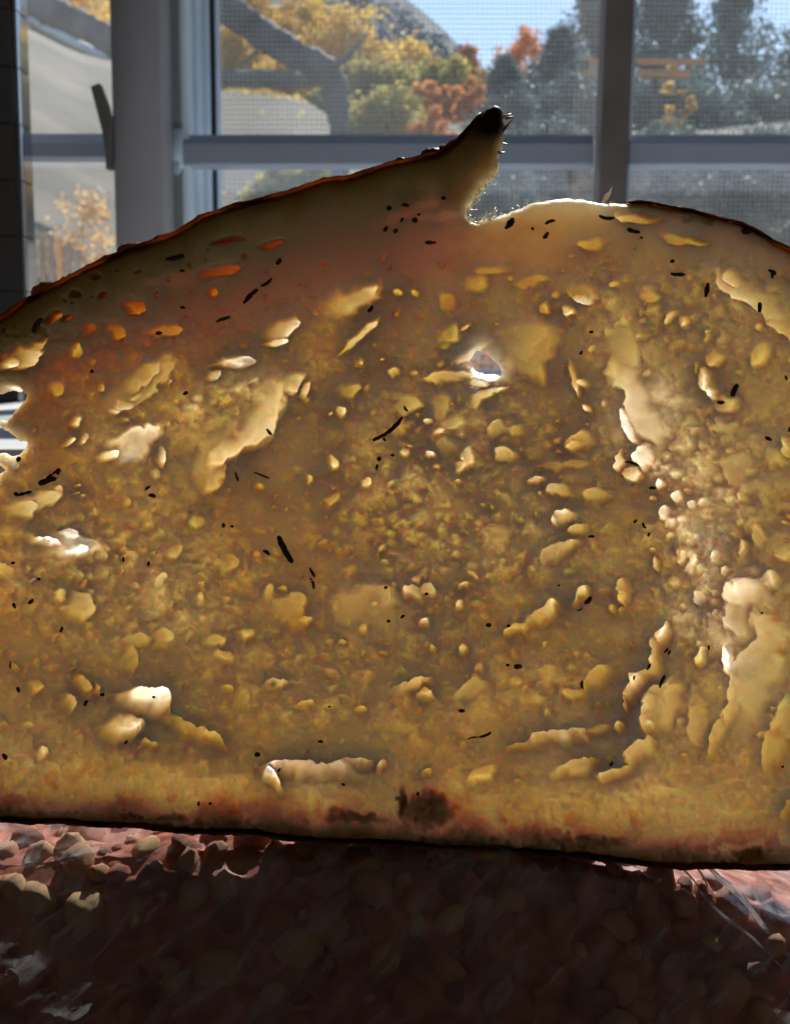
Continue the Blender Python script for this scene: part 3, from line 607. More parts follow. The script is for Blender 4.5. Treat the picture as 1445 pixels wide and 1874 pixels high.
# herb flecks baked into the cut face: u, v, length, width, tilt
FLECK = """926 415 24 10 55;999 413 18 7 20;991 436 14 8 50;968 425 5 5 0;1100 403 28 6 -8;1148 428 24 7 -15;1162 441 5 4 0;1349 428 18 9 -5;1227 505 26 6 -3;1282 533 26 8 80;1395 502 16 7 -30;1396 508 10 6 90;1384 566 24 8 86;1074 609 8 5 0
1055 646 8 5 60;1329 713 24 11 65;1311 734 18 6 -8;1423 691 9 4 -70;1434 780 20 8 45;1389 800 13 6 -25;1148 846 26 5 -15;1185 889 13 6 0;1153 948 8 5 40;1168 955 12 5 -60
515 483 13 9 50;493 520 24 6 35;678 567 14 8 50;742 746 14 5 -55;709 782 68 8 38;719 780 20 5 60;704 801 8 5 -60;694 836 8 8 0;718 829 7 5 0;690 851 11 5 80;493 790 14 6 -50
85 598 30 9 60;465 545 36 8 45;414 586 30 6 15;301 611 12 6 0;344 566 9 5 0;180 680 6 6 0;348 719 9 7 30;103 867 46 13 35;58 898 30 6 15;44 898 7 6 0;44 838 10 8 70;280 888 12 5 40;287 903 13 7 -10;440 867 18 4 -70;485 865 30 4 -20;415 955 8 7 90;431 956 6 5 0
237 1016 9 4 90;282 1023 9 5 80;36 1024 7 6 0;41 1099 11 6 -70;71 1091 12 6 50;126 1141 11 6 70;36 1204 14 3 90;50 1248 10 6 -75;199 1258 8 7 0;171 1273 12 6 55;278 1281 6 5 0;242 1344 8 5 60;22 1371 12 9 -60;477 1363 10 9 0;85 1051 6 5 0
527 997 54 10 -62;575 1038 20 5 -60;574 1059 20 7 -70;493 1003 14 6 -30;706 1068 6 5 0;711 1128 7 6 0;736 1119 9 5 40;779 1081 7 5 30;890 1133 10 8 0;925 1135 7 5 0;924 1204 6 6 0;942 1206 14 11 0;842 1287 12 6 -5;589 1342 10 5 0;884 1330 24 6 22;862 1336 22 3 10;630 1420 7 5 -20;513 1403 8 4 60;605 1281 5 4 0
1073 975 11 5 -3;1180 974 8 5 60;1067 1089 18 8 50;1052 1104 12 3 25;1059 1241 16 5 -85;1188 1200 34 6 30;1208 1180 10 5 50;1213 1183 9 5 60;1187 1221 13 8 60;1200 1234 25 6 68;1163 1245 9 4 80;1108 1381 9 6 60;1287 1177 9 4 90;1384 1115 5 4 0;1415 1386 6 4 45;1015 1062 4 4 0
1433 1496 12 4 80;764 1435 7 5 80;371 1455 9 5 80;391 1456 6 5 0;330 475 34 9 12;809 369 9 7 0;741 383 13 6 -8;758 408 9 9 0;765 399 5 5 0;712 387 9 9 0;706 425 11 7 60;724 429 9 7 40;735 409 8 5 70;786 449 20 6 0;343 499 10 5 0;1217 483 8 6 0"""
rngf = random.Random(8)
m_herb = simple('dark_herb', (0.011, 0.008, 0.005), 0.6, 0.5, 900)
m_herbb = simple('brown_herb', (0.035, 0.014, 0.006), 0.6, 0.5, 900)
Fi = front
def surf(u, v):
    i = int(np.clip(np.searchsorted(us, u), 2, len(us) - 3)); j = int(np.clip(np.searchsorted(vs, v), 2, len(vs) - 3))
    return float(Fi[j - 2:j + 3, i - 2:i + 3].min())
for row in FLECK.replace('\n', ';').split(';'):
    u, v, L, wd0, tl = (float(q) for q in row.split())
    y = surf(u, v); t = R(tl); n = max(3, int(L / 6))
    pts = []; rad_ = []; bend = rngf.uniform(-0.12, 0.12) * L
    if (u, v) == (1188, 1200): bend = 10
    for i in range(n + 1):
        q = i / n - 0.5; off = bend * (0.25 - q * q) * 4 + rngf.uniform(-.4, .4)
        uu = u + math.cos(t) * q * L - math.sin(t) * off; vv = v - math.sin(t) * q * L - math.cos(t) * off
        p = at(uu, vv, 0); pts.append((p.x, y - 0.00003, p.z))
        rad_.append(wd0 * 0.5 * PX0 * (0.45 + 0.6 * math.sqrt(max(0, 1 - (2 * q * 0.98) ** 2))) * rngf.uniform(.8, 1.15))
    fm = MB().tube(pts, rad_, 6, 0.15, rngf)
    c = Vector(pts[n // 2]); fm.v = [(p[0], c.y + (p[1] - c.y) * 0.4, p[2]) for p in fm.v]
    fm.build('herb_fleck', m_herbb if (v < 500 and u < 800) or rngf.random() < 0.3 else m_herb, bread, True)

# crust: a rough rind wrapped round the slice's edge
def crust_mat():
    m, n, l, p, o = mat('bread_crust')
    tc = n.new('ShaderNodeTexCoord'); t = n.new('ShaderNodeTexNoise'); t.inputs['Scale'].default_value = 330; t.inputs['Detail'].default_value = 7
    r = n.new('ShaderNodeValToRGB'); e = r.color_ramp.elements
    e[0].position = 0.32; e[0].color = (0.04, 0.014, 0.007, 1); e[1].position = 0.72; e[1].color = (0.34, 0.15, 0.05, 1)
    l.new(tc.outputs['Object'], t.inputs['Vector']); l.new(t.outputs['Fac'], r.inputs[0]); l.new(r.outputs[0], p.inputs['Base Color'])
    p.inputs['Roughness'].default_value = 0.42; p.inputs['Specular IOR Level'].default_value = 0.35
    b = n.new('ShaderNodeBump'); b.inputs['Strength'].default_value = 0.6; b.inputs['Distance'].default_value = 0.0006
    l.new(t.outputs['Fac'], b.inputs['Height']); l.new(b.outputs[0], p.inputs['Normal'])
    tr = n.new('ShaderNodeBsdfTranslucent'); tr.inputs[0].default_value = (0.50, 0.20, 0.06, 1); mx = n.new('ShaderNodeMixShader'); l.new(r.outputs['Color'], mx.inputs[0])
    t5 = n.new('ShaderNodeTexNoise'); t5.inputs['Scale'].default_value = 120; t5.inputs['Detail'].default_value = 4; m5 = n.new('ShaderNodeMapRange'); m5.inputs['From Min'].default_value = 0.38; m5.inputs['From Max'].default_value = 0.66; m5.inputs['To Max'].default_value = 0.6
    l.new(tc.outputs['Object'], t5.inputs['Vector']); l.new(t5.outputs['Fac'], m5.inputs['Value']); l.new(m5.outputs[0], mx.inputs[0])
    l.new(p.outputs[0], mx.inputs[1]); l.new(tr.outputs[0], mx.inputs[2]); l.new(mx.outputs[0], o.inputs[0])
    return m
m_crust = crust_mat()
def resample(P, step):
    P = np.array(P, float); d = np.r_[0, np.cumsum(np.hypot(*np.diff(P, axis=0).T))]
    n = max(4, int(d[-1] / step)); s = np.linspace(0, d[-1], n)
    return np.stack([np.interp(s, d, P[:, 0]), np.interp(s, d, P[:, 1])], 1)
def rind(name, P, inw, outw, parent, seed, closed_left=True):
    rr = np.random.RandomState(seed)
    L = resample(P, 3.0); n = len(L)
    k = np.ones(5) / 5
    Ls = np.stack([np.convolve(np.pad(L[:, i], 2, mode='edge'), k, 'valid') for i in range(2)], 1)
    tg = np.gradient(Ls, axis=0); tg /= np.hypot(*tg.T)[:, None] + 1e-9
    nm = np.stack([tg[:, 1], -tg[:, 0]], 1)          # outward for a clockwise outline (v down)
    m = 14; Vv = []
    ii = np.arange(n)
    for j in range(m):
        q = 2 * math.pi * j / m
        c, s = math.cos(q), math.sin(q)
        nz = fbm(L[:, 0] + 900 * 0, L[:, 1] + j * 23.0, 26, seed + 5, 4) - 0.5
        n2 = fbm(L[:, 0] + 31, L[:, 1] + j * 9.0, 8, seed + 9, 2) - 0.5
        o = np.where(c > 0, outw * c, inw * c * (0.55 + 1.1 * (nz + 0.5))) + (nz * 4.5 + n2 * 2.2) * (c > -0.3)
        e = np.clip(np.minimum(ii, n - 1 - ii) / 8.0, 0.05, 1)
        o = o * e
        uu = L[:, 0] + nm[:, 0] * o; vv = L[:, 1] + nm[:, 1] * o
        x, z = at_np(uu, vv)
        y = s * (HT + 0.0002 + 0.0006 * nz) * np.sqrt(e) * (1.0 if c > -0.5 else 0.96)
        Vv.append(np.stack([x, y, z], 1))
    Vv = np.stack(Vv, 1).reshape(-1, 3)
    a = np.arange((n - 1) * m); jn = np.where(a % m == m - 1, a - m + 1, a + 1)
    Q = np.stack([a, jn, jn + m, a + m], 1)
    me_ = npmesh(name, Vv, Q, m_crust); child(me_, parent); return me_
rind('top_crust', END_L[-2:] + TOP[:27], 1.5, 0.6, bread, 100)
rind('top_crust', TOP[-9:] + END_R[:3], 1.2, 0.5, bread, 140)
rind('bottom_crust', END_R[-2:] + BOT + END_L[:2], 3.0, 1.0, bread, 180)
# blistered, papery flakes standing off the crust
def flake_mat(name, col, tr):
    m, n, l, p, o = mat(name)
    p.inputs['Base Color'].default_value = (*col, 1); p.inputs['Roughness'].default_value = 0.3
    t = n.new('ShaderNodeBsdfTranslucent'); t.inputs[0].default_value = (*tr, 1)
    tc = n.new('ShaderNodeTexCoord'); nz = n.new('ShaderNodeTexNoise'); nz.inputs['Scale'].default_value = 500
    l.new(tc.outputs['Object'], nz.inputs['Vector'])
    mx = n.new('ShaderNodeMixShader'); l.new(nz.outputs['Fac'], mx.inputs[0]); l.new(p.outputs[0], mx.inputs[1]); l.new(t.outputs[0], mx.inputs[2]); l.new(mx.outputs[0], o.inputs[0])
    return m
m_fl = [flake_mat('papery_crust', (0.30, 0.14, 0.07), (0.75, 0.46, 0.26)), flake_mat('brown_papery_crust', (0.16, 0.06, 0.03), (0.50, 0.22, 0.10)), flake_mat('pale_papery_crust', (0.55, 0.47, 0.38), (0.85, 0.74, 0.58))]
FLK = [(88,541,64,20,27,0),(120,516,18,8,25,2),(160,500,44,9,28,0),(196,480,34,9,30,1),(240,462,56,14,20,0),(300,441,48,9,20,1),(345,423,30,8,30,1),(372,402,40,8,30,2),(400,394,34,7,22,2),(430,384,40,6,18,1),(505,366,40,6,18,1),(560,347,34,6,18,1),(592,336,30,7,15,0),
       (640,329,24,5,10,1),(660,322,30,7,20,2),(690,312,26,6,20,2),(716,303,30,6,10,2),(741,295,12,12,70,1),(757,294,14,5,0,2),(790,284,44,10,18,1),(812,274,30,6,30,1),(1195,379,36,3,-8,2),(1290,397,34,4,-15,2),(1340,409,30,4,-20,2),(1408,448,30,5,-30,2)]
for (u, v, L, hgt, tl, mi) in FLK:
    hgt *= 1.35; v -= 4 * math.cos(R(tl)); u -= 4 * math.sin(R(tl))
    t = R(tl); nu, nv = 9, 7; Vv = []; Fc = []
    for i in range(nu):
        q = i / (nu - 1) * 2 - 1
        for j in range(nv):
            g = j / (nv - 1) * math.pi
            r_ = math.sqrt(max(0, 1 - q * q)) * (1 + rngf.uniform(-.13, .13))
            a = q * L / 2; b = math.sin(g) * r_ * hgt * (1 - 0.25 * q) - 3
            uu = u + math.cos(t) * a - math.sin(t) * b; vv = v - math.sin(t) * a - math.cos(t) * b
            p = at(uu, vv, 0); Vv.append((p.x, -math.cos(g) * r_ * L * 0.32 * PX0 + HT * 0.1, p.z))
    for i in range(nu - 1):
        for j in range(nv - 1): Fc.append((i * nv + j, i * nv + j + 1, (i + 1) * nv + j + 1, (i + 1) * nv + j))
    o = pydata('crust_flake', Vv, Fc, m_fl[mi]); child(o, bread)
    sm = o.modifiers.new('thickness', 'SOLIDIFY'); sm.thickness = 0.00005
# frayed ends of torn crumb along the score
def thread(mb, u, v, L, wd0, a, y, rng):
    pts = []; t = R(a)
    for i in range(4):
        q = i / 3; uu = u + math.cos(t) * L * q + rng.uniform(-.12, .12) * L * q; vv = v - math.sin(t) * L * q + rng.uniform(-.12, .12) * L * q
        p = at(uu, vv, 0); pts.append((p.x, y + rng.uniform(-.0004, .0004) * q, p.z))
    mb.tube(pts, [wd0 * .5 * PX0 * (1 - 0.75 * i / 3) for i in range(4)], 4, 0, rng)
fm = MB()
OL = resample(TOP[33:], 4.0)
for (u, v) in OL:
    k = 3 if u < 900 else 1
    for _ in range(k):
        if u > 1000 and rngf.random() < 0.45: continue
        thread(fm, u + rngf.uniform(-5, 5), v + rngf.uniform(1, 6), rngf.uniform(5, 15 if u < 935 else 9), rngf.uniform(1.0, 2.6), rngf.uniform(-15, 150), rngf.uniform(-.9, .9) * HT, rngf)
for _ in range(70):
    u = rngf.uniform(852, 905); v = 409 - abs(u - 868) * 0.25 + rngf.uniform(-2, 16)
    thread(fm, u, v, rngf.uniform(8, 26), rngf.uniform(1, 3.4), rngf.uniform(-30, 70), rngf.uniform(-1.0, .4) * HT, rngf)
fo = fm.build('frayed_crumb', simple('torn_crumb', (0.80, 0.74, 0.62), 0.35), bread, True); fo['kind'] = 'stuff'
fm = MB()
for (u, v, L, a) in ((924, 212, 12, 30), (926, 222, 12, 10), (920, 246, 24, 50), (922, 236, 10, 30), (917, 262, 12, -10), (911, 284, 9, 0)):
    thread(fm, u - 4, v, L + 6, 6, a, rngf.uniform(-.5, .5) * HT, rngf)
o = fm.build('charred_crumb', m_crust, bread, True); o['kind'] = 'stuff'
fl = MB(); y = -0.001
pts = [at(u, v, 0) for u, v in ((1098, 373), (1104, 357), (1112, 352), (1118, 341), (1114, 360), (1110, 366), (1102, 374))]
fl.prism([(p.x, y, p.z) for p in pts], (0, 0.0002, 0)); fl.build('loose_flake', m_fl[2], bread)

# ------------------------------------------------------------------ the bag the slice stands on
bag = empty('bag', (0, 0.0, -0.125), 'wrinkled clear plastic bag packed with dark reddish brown lumps under the bread slice', 'bag')
PR = [(0.13, -0.125), (0.125, -0.110), (0.10, -0.095), (0.05, -0.0815), (0.02, -0.0774), (0.000, -0.0768), (-0.006, -0.0802), (-0.013, -0.0895), (-0.020, -0.0980), (-0.026, -0.108), (-0.030, -0.118), (-0.031, -0.1246)]
PRs = resample(PR, 0.0012)
LEN = float(np.hypot(*np.diff(PRs, axis=0).T).sum()); NS = len(PRs)
pn = np.gradient(PRs, axis=0); pn /= np.hypot(*pn.T)[:, None]; pnm = np.stack([pn[:, 1], -pn[:, 0]], 1)
if pnm[NS // 2, 1] < 0: pnm = -pnm
def bag_pt(x, s, h):
    """x along the bag, s from back to front along its skin, h out of the skin"""
    f = np.clip(s / LEN, 0, 1) * (NS - 1); i = np.clip(np.floor(f).astype(int), 0, NS - 2); t = f - i
    P = PRs[i] * (1 - t)[..., None] + PRs[i + 1] * t[..., None]; N = pnm[i] * (1 - t)[..., None] + pnm[i + 1] * t[..., None]
    tilt = -0.050 * x - 0.0042 * (1 - np.exp(-(4.5 / 0.0042) * np.clip(-0.018 - x, 0, None) ** 2)) - 0.013 * (1 - np.exp(-(9 / 0.013) * np.clip(x - 0.028, 0, None) ** 2))
    wave = 0.0012 * np.sin(x * 60 + 1.0) + 0.0008 * np.sin(x * 131)
    return np.stack([x, P[..., 0] + N[..., 0] * (h + wave), P[..., 1] + N[..., 1] * (h + wave) + tilt * np.clip((P[..., 1] + 0.125) / 0.03, 0, 1)], -1)
def lump_mat(name, col, tr):
    m, n, l, p, o = mat(name)
    tc = n.new('ShaderNodeTexCoord'); t = n.new('ShaderNodeTexNoise'); t.inputs['Scale'].default_value = 260; t.inputs['Detail'].default_value = 6
    r = n.new('ShaderNodeValToRGB'); r.color_ramp.elements[0].position = 0.3; r.color_ramp.elements[1].position = 0.75
    r.color_ramp.elements[0].color = (*[c * 0.55 for c in col], 1); r.color_ramp.elements[1].color = (*[min(.85, c * 1.4) for c in col], 1)
    l.new(tc.outputs['Object'], t.inputs['Vector']); l.new(t.outputs['Fac'], r.inputs[0]); l.new(r.outputs[0], p.inputs['Base Color'])
    p.inputs['Roughness'].default_value = 0.5; p.inputs['Specular IOR Level'].default_value = 0.3
    b = n.new('ShaderNodeBump'); b.inputs['Strength'].default_value = 0.5; b.inputs['Distance'].default_value = 0.0005
    l.new(t.outputs['Fac'], b.inputs['Height']); l.new(b.outputs[0], p.inputs['Normal'])
    return m
LM = [lump_mat('dark_red_lump', (0.50, 0.17, 0.10), 0), lump_mat('brown_lump', (0.58, 0.28, 0.14), 0), lump_mat('amber_lump', (0.66, 0.38, 0.17), 0), lump_mat('pale_lump', (0.62, 0.36, 0.20), 0), lump_mat('purple_brown_lump', (0.32, 0.12, 0.10), 0)]
def gridq(ny, nx):
    a = (np.arange(ny - 1)[:, None] * nx + np.arange(nx - 1)[None]).ravel(); return np.stack([a, a + nx, a + nx + 1, a + 1], 1)
# single lumps
rngl = random.Random(21); shapes = []
def lump_shape(seed):
    r = random.Random(seed); nu, nv = 13, 9; V_ = [(0, 0, 1)]; F_ = []
    ax = [r.uniform(.75, 1.25), r.uniform(.7, 1.1), r.uniform(.6, .95)]; ph = [r.uniform(0, 6) for _ in range(6)]
    for j in range(1, nv):
        th_ = math.pi * j / nv
        for i in range(nu):
            f = 2 * math.pi * i / nu
            d = 1 + 0.13 * math.sin(2 * f + ph[0]) + 0.10 * math.sin(3 * f + ph[1] + 2 * th_) + 0.08 * math.sin(3 * th_ + ph[2]) + 0.07 * math.sin(5 * f + ph[4] + 4 * th_) + 0.05 * math.sin(7 * th_ + 4 * f + ph[5])
            V_.append((d * math.sin(th_) * math.cos(f), d * math.sin(th_) * math.sin(f), math.cos(th_) * (1 + .06 * math.sin(2 * f + ph[3]))))
    V_.append((0, 0, -1))
    V_ = [(x * ax[0], y * ax[1], z * ax[2]) for x, y, z in V_]
    for i in range(nu): F_.append((0, 1 + i, 1 + (i + 1) % nu))
    for j in range(nv - 2):
        for i in range(nu):
            a = 1 + j * nu + i; b = 1 + j * nu + (i + 1) % nu; F_.append((a, a + nu, b + nu, b))
    k = 1 + (nv - 2) * nu; last = len(V_) - 1
    for i in range(nu): F_.append((k + i, last, k + (i + 1) % nu))
    me = bpy.data.meshes.new('lump'); me.from_pydata(V_, [], F_); me.shade_smooth(); return me
lmesh = {}
for mi in range(5):
    for q in range(4):
        me = lump_shape(mi * 10 + q); me.materials.append(LM[mi]); lmesh[mi, q] = me
s_ridge = float(np.interp(0.0, -PRs[:, 0], np.arange(NS) / (NS - 1) * LEN))   # where the slice stands
cnt = 0; placed = []
tries = 0
while cnt < 285 and tries < 20000:
    tries += 1
    x = rngl.uniform(-0.078, 0.090); s = rngl.uniform(s_ridge - (0.006 if x > -0.015 else 0.035), min(LEN - 0.004, s_ridge + 0.044))
    big = rngl.random(); r = 0.0018 + 0.0024 * big ** 1.4
    if any((x - a) ** 2 + (s - b) ** 2 < (0.66 * (r + c)) ** 2 for a, b, c in placed): continue
    placed.append((x, s, r)); mi = rngl.choices(range(5), (6, 4, 1.8, 0.5, 5))[0]
    o = bpy.data.objects.new('lump', lmesh[mi, rngl.randrange(4)]); COL.objects.link(o)
    p = bag_pt(np.array([x]), np.array([s]), np.array([-0.0030 - 0.0012 * rngl.random()]))[0]
    o.location = p; o.rotation_euler = [rngl.uniform(0, 6.28) for _ in range(3)]; o.scale = (r, r, r)
    child(o, bag); cnt += 1
# the film: rides over the lumps, pulled into wrinkles
gx = np.linspace(-0.15, 0.17, 420); gs = np.linspace(0.002, LEN, 230)
GX, GS = np.meshgrid(gx, gs)
H = np.zeros(GX.shape)
for (x, s, r) in placed:
    i0, i1 = np.searchsorted(gx, (x - 2.2 * r, x + 2.2 * r)); j0, j1 = np.searchsorted(gs, (s - 2.2 * r, s + 2.2 * r))
    sl = (slice(j0, j1), slice(i0, i1)); q = ((GX[sl] - x) ** 2 + (GS[sl] - s) ** 2) / (1.9 * r) ** 2
    H[sl] = np.maximum(H[sl], r * 0.95 * np.clip(1 - q, 0, 1) ** 0.7)
km = np.ones(9) / 9
for ax in (0, 1): H = np.apply_along_axis(lambda a: np.convolve(a, km, 'same'), ax, H)
xm, sm_ = GX * 1e3, GS * 1e3
def ridge(a, b, sa, sb, seed): 
    n_ = fbm(a / sa, b / sb, 1.0, seed, 3); return np.clip(1 - np.abs(n_ - 0.5) * 7, 0, 1) ** 1.5
t1 = R(35); A1 = xm * math.cos(t1) - sm_ * math.sin(t1); B1 = xm * math.sin(t1) + sm_ * math.cos(t1)
t2 = R(-28); A2 = xm * math.cos(t2) - sm_ * math.sin(t2); B2 = xm * math.sin(t2) + sm_ * math.cos(t2)
# the packed mass the lumps sit in, pressed into one uneven surface
Hp = -0.0042 + 0.62 * H + 0.0016 * (fbm(xm, sm_, 7, 61, 4) - 0.5) + 0.0008 * (fbm(xm, sm_, 1.6, 62, 2) - 0.5)
Vp = bag_pt(GX, GS, Hp).reshape(-1, 3)
ob = npmesh('packed_filling', Vp, gridq(len(gs), len(gx)), lump_mat('packed_dark_filling', (0.42, 0.14, 0.09), 0)); child(ob, bag)
wl = np.exp(-((GX + 0.050) / 0.020) ** 2); wr_ = np.exp(-((GX - 0.052) / 0.022) ** 2)
Hf = H + 0.0014 * ridge(A1, B1, 26, 5.5, 5) * (0.25 + 1.3 * wl) + 0.0007 * ridge(A2, B2, 22, 5, 8) * (0.3 + wr_) + 0.0007 * (fbm(xm, sm_, 9, 44, 3) - 0.5) + 0.00025 * (fbm(xm, sm_, 2.2, 45, 3) - 0.5)
near = np.exp(-((GS - s_ridge) / 0.006) ** 2)          # pressed flat under the slice
Hf = Hf * (1 - near) + (-0.0004) * near
Vv = bag_pt(GX, GS, Hf + 0.0004).reshape(-1, 3)
def film_mat(name, rough, milk):
    m, n, l, p, o = mat(name); n.remove(p)
    t = n.new('ShaderNodeBsdfTransparent'); t.inputs[0].default_value = (0.95, 0.94, 0.94, 1)
    g = n.new('ShaderNodeBsdfGlossy'); g.inputs['Roughness'].default_value = rough
    lw = skin_reflect(n)
    mx = n.new('ShaderNodeMixShader'); l.new(lw.outputs[0], mx.inputs[0]); l.new(t.outputs[0], mx.inputs[1]); l.new(g.outputs[0], mx.inputs[2])
    d = n.new('ShaderNodeBsdfDiffuse'); d.inputs[0].default_value = (0.8, 0.8, 0.84, 1)
    tr = n.new('ShaderNodeBsdfTranslucent'); tr.inputs[0].default_value = (0.8, 0.82, 0.88, 1)
    ad = n.new('ShaderNodeMixShader'); ad.inputs[0].default_value = 0.5; l.new(d.outputs[0], ad.inputs[1]); l.new(tr.outputs[0], ad.inputs[2])
    m2 = n.new('ShaderNodeMixShader')
    tcm = n.new('ShaderNodeTexCoord'); mpm = n.new('ShaderNodeMapping'); mpm.vector_type = 'TEXTURE'; mpm.inputs['Rotation'].default_value = (0, R(-42), 0); mpm.inputs['Scale'].default_value = (1 / 26, 1 / 160, 1 / 330)
    nzm = n.new('ShaderNodeTexNoise'); nzm.inputs['Scale'].default_value = 1.0; nzm.inputs['Detail'].default_value = 5; nzm.inputs['Distortion'].default_value = 1.2
    mrm = n.new('ShaderNodeMapRange'); mrm.inputs['From Min'].default_value = 0.47; mrm.inputs['From Max'].default_value = 0.64; mrm.inputs['To Min'].default_value = milk; mrm.inputs['To Max'].default_value = min(0.75, milk * 10)
    l.new(tcm.outputs['Object'], mpm.inputs['Vector']); l.new(mpm.outputs[0], nzm.inputs['Vector']); l.new(nzm.outputs['Fac'], mrm.inputs['Value']); l.new(mrm.outputs[0], m2.inputs[0]); l.new(mx.outputs[0], m2.inputs[1]); l.new(ad.outputs[0], m2.inputs[2])
    tc = n.new('ShaderNodeTexCoord'); t2 = n.new('ShaderNodeTexNoise'); t2.inputs['Scale'].default_value = 700; t2.inputs['Detail'].default_value = 3
    b = n.new('ShaderNodeBump'); b.inputs['Strength'].default_value = 0.25; b.inputs['Distance'].default_value = 0.0004
    l.new(tc.outputs['Object'], t2.inputs['Vector']); l.new(t2.outputs['Fac'], b.inputs['Height']); l.new(b.outputs[0], g.inputs['Normal'])
    l.new(m2.outputs[0], o.inputs[0]); return m
m_film = film_mat('clear_film', 0.10, 0.035)
ob = npmesh('film', Vv, gridq(len(gs), len(gx)), m_film); child(ob, bag)
# a pleat of film pulled tight at the right: three folded strips
m_fold = film_mat('folded_film', 0.22, 0.5)
def strip(pts, w0, w1, twist, mname='film_fold'):
    Vs, Fs = [], []; n_ = len(pts)
    for i, (u, v, Y) in enumerate(pts):
        p = at(u, v, Y); q = i / (n_ - 1); ww = (w0 + (w1 - w0) * q) * px(Y) / 2
        d = (at(*pts[min(n_ - 1, i + 1)]) - at(*pts[max(0, i - 1)])).normalized()
        sd_ = d.cross(Vector((0, 1, 0.2))).normalized(); sd_ = Matrix.Rotation(R(twist + 14 * math.sin(i * 1.7)), 3, d) @ sd_
        nn = d.cross(sd_).normalized()
        for q6 in range(6):
            a6 = math.pi * q6 / 3; Vs.append(p + sd_ * (ww * math.cos(a6)) + nn * (ww * 0.55 * math.sin(a6)))
    for i in range(n_ - 1):
        for j in range(6): Fs.append((i * 6 + j, i * 6 + (j + 1) % 6, i * 6 + 6 + (j + 1) % 6, i * 6 + 6 + j))
    o = pydata(mname, Vs, Fs, m_fold); child(o, bag); return o
def yline(u0, v0, u1, v1, Y0, Y1, n=9):
    return [(u0 + (u1 - u0) * i / (n - 1), v0 + (v1 - v0) * i / (n - 1) + 5 * math.sin(i * 1.1), Y0 + (Y1 - Y0) * i / (n - 1)) for i in range(n)]
strip(yline(1262, 1556, 1294, 1626, 0.0020, -0.0020, 6), 12, 5, 60)
strip(yline(1274, 1556, 1500, 1812, 0.0020, -0.0075, 12), 17, 13, 60)
strip(yline(1228, 1556, 1280, 1632, 0.0020, -0.0025, 6), 8, 6, 60)
strip(yline(1278, 1630, 1500, 1836, -0.0030, -0.0080, 10), 14, 7, 70)

# ------------------------------------------------------------------ outdoors
m_gravel = simple('pale_gravel_ground', (0.125, 0.10, 0.075), 0.95, 0.55, 1.3, 0.6, 30)
def vline(x, Y):                        # photo row of the hillside's surface far out
    return 232.0
rowY = [0.9, 1.5, 2.5, 4, 5, 6, 7, 8, 9, 10, 11, 12, 12.5, 13, 14, 15, 17, 20, 25, 30, 45, 70, 110, 180, 300, 600, 1500]
def ground_z(u, Y):
    crest = float(np.interp(u, [-400, -20, 58, 100, 140, 170, 205, 300, 405, 500, 575, 640, 760], [-40, 10, 38, 62, 83, 98, 108, 140, 166, 168, 176, 215, 235]))
    zf = at(u, 232, Y).z; top = max(at(u, crest, 12).z, at(u, 232, 12).z); z12 = at(u, 232, 12).z
    if Y <= 12:
        t = (Y - 0.9) / 11.1; z = -1.05 * (1 - t) ** 1.6 + top * t ** 1.15
    else:
        z = zf - 0.25 + (top - z12 + 0.25) * math.exp(-((Y - 12) / 2.2))
    xw = at(u, 232, Y).x
    return z + 0.05 * math.sin(xw * 2.1 + Y) * min(1, Y / 6) + (0.02 * Y * math.sin(xw / 17.0) * (Y > 20))
Vv = []
us_ = np.concatenate([np.linspace(-9000, -700, 20), np.linspace(-600, 2000, 70), np.linspace(2200, 10500, 20)])
for Y in rowY:
    for u in us_:
        Vv.append((at(u, 232, Y).x * (1 if Y > 3 else 3.2 / (Y + .2)), Y, ground_z(u, Y)))
o = npmesh('ground', np.array(Vv), gridq(len(rowY), len(us_)), m_gravel); struct(o)
# pale stone edge along the top of the bank
pts = [at(u, v - 3, 12) for u, v in ((-160, -40), (-60, -8), (0, 18), (58, 40), (100, 64), (140, 85), (170, 100), (205, 110), (300, 141), (420, 168))]
struct(MB().tube(pts, [0.055] * len(pts), 8, 0.1).build('path_edge', simple('pale_stone_edge', (0.55, 0.57, 0.6), 0.7, 0.2, 6), None, True))
# the far hill
NRU = 70; ridge_u = np.linspace(-900, 1000, NRU)
prof_v = np.interp(ridge_u, [-900, -300, 200, 480, 620, 700, 745, 800, 850, 880, 940, 1000], [-420, -360, -260, -150, -90, -38, 0, 48, 98, 125, 170, 240])
Vv = []
LV = 26
for j in range(LV):
    q = j / (LV - 1)
    for i in range(NRU):
        Y = 90 + 95 * q
        v = 260 + (prof_v[i] - 260) * q ** 0.85
        p = at(ridge_u[i], v, Y)
        n_ = float(fbm(np.array([[p.x]]), np.array([[p.y]]), 14, 301, 4)[0, 0]) - 0.5
        Vv.append((p.x, p.y + n_ * 14, p.z + n_ * 4.5 * (0.3 + q)))
def hill_mat():
    m, n, l, p, o = mat('scrubby_hillside')
    tc = n.new('ShaderNodeTexCoord'); t = n.new('ShaderNodeTexNoise'); t.inputs['Scale'].default_value = 0.22; t.inputs['Detail'].default_value = 9; t.inputs['Roughness'].default_value = 0.7
    r = n.new('ShaderNodeValToRGB'); e = r.color_ramp.elements
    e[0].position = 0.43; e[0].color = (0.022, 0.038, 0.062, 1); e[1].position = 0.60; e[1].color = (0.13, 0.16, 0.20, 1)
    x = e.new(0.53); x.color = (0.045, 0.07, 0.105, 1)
    l.new(tc.outputs['Object'], t.inputs['Vector']); l.new(t.outputs['Fac'], r.inputs[0]); l.new(r.outputs[0], p.inputs['Base Color']); p.inputs['Roughness'].default_value = 0.95
    return m
o = npmesh('hill', np.array(Vv), gridq(LV, NRU), hill_mat()); struct(o)

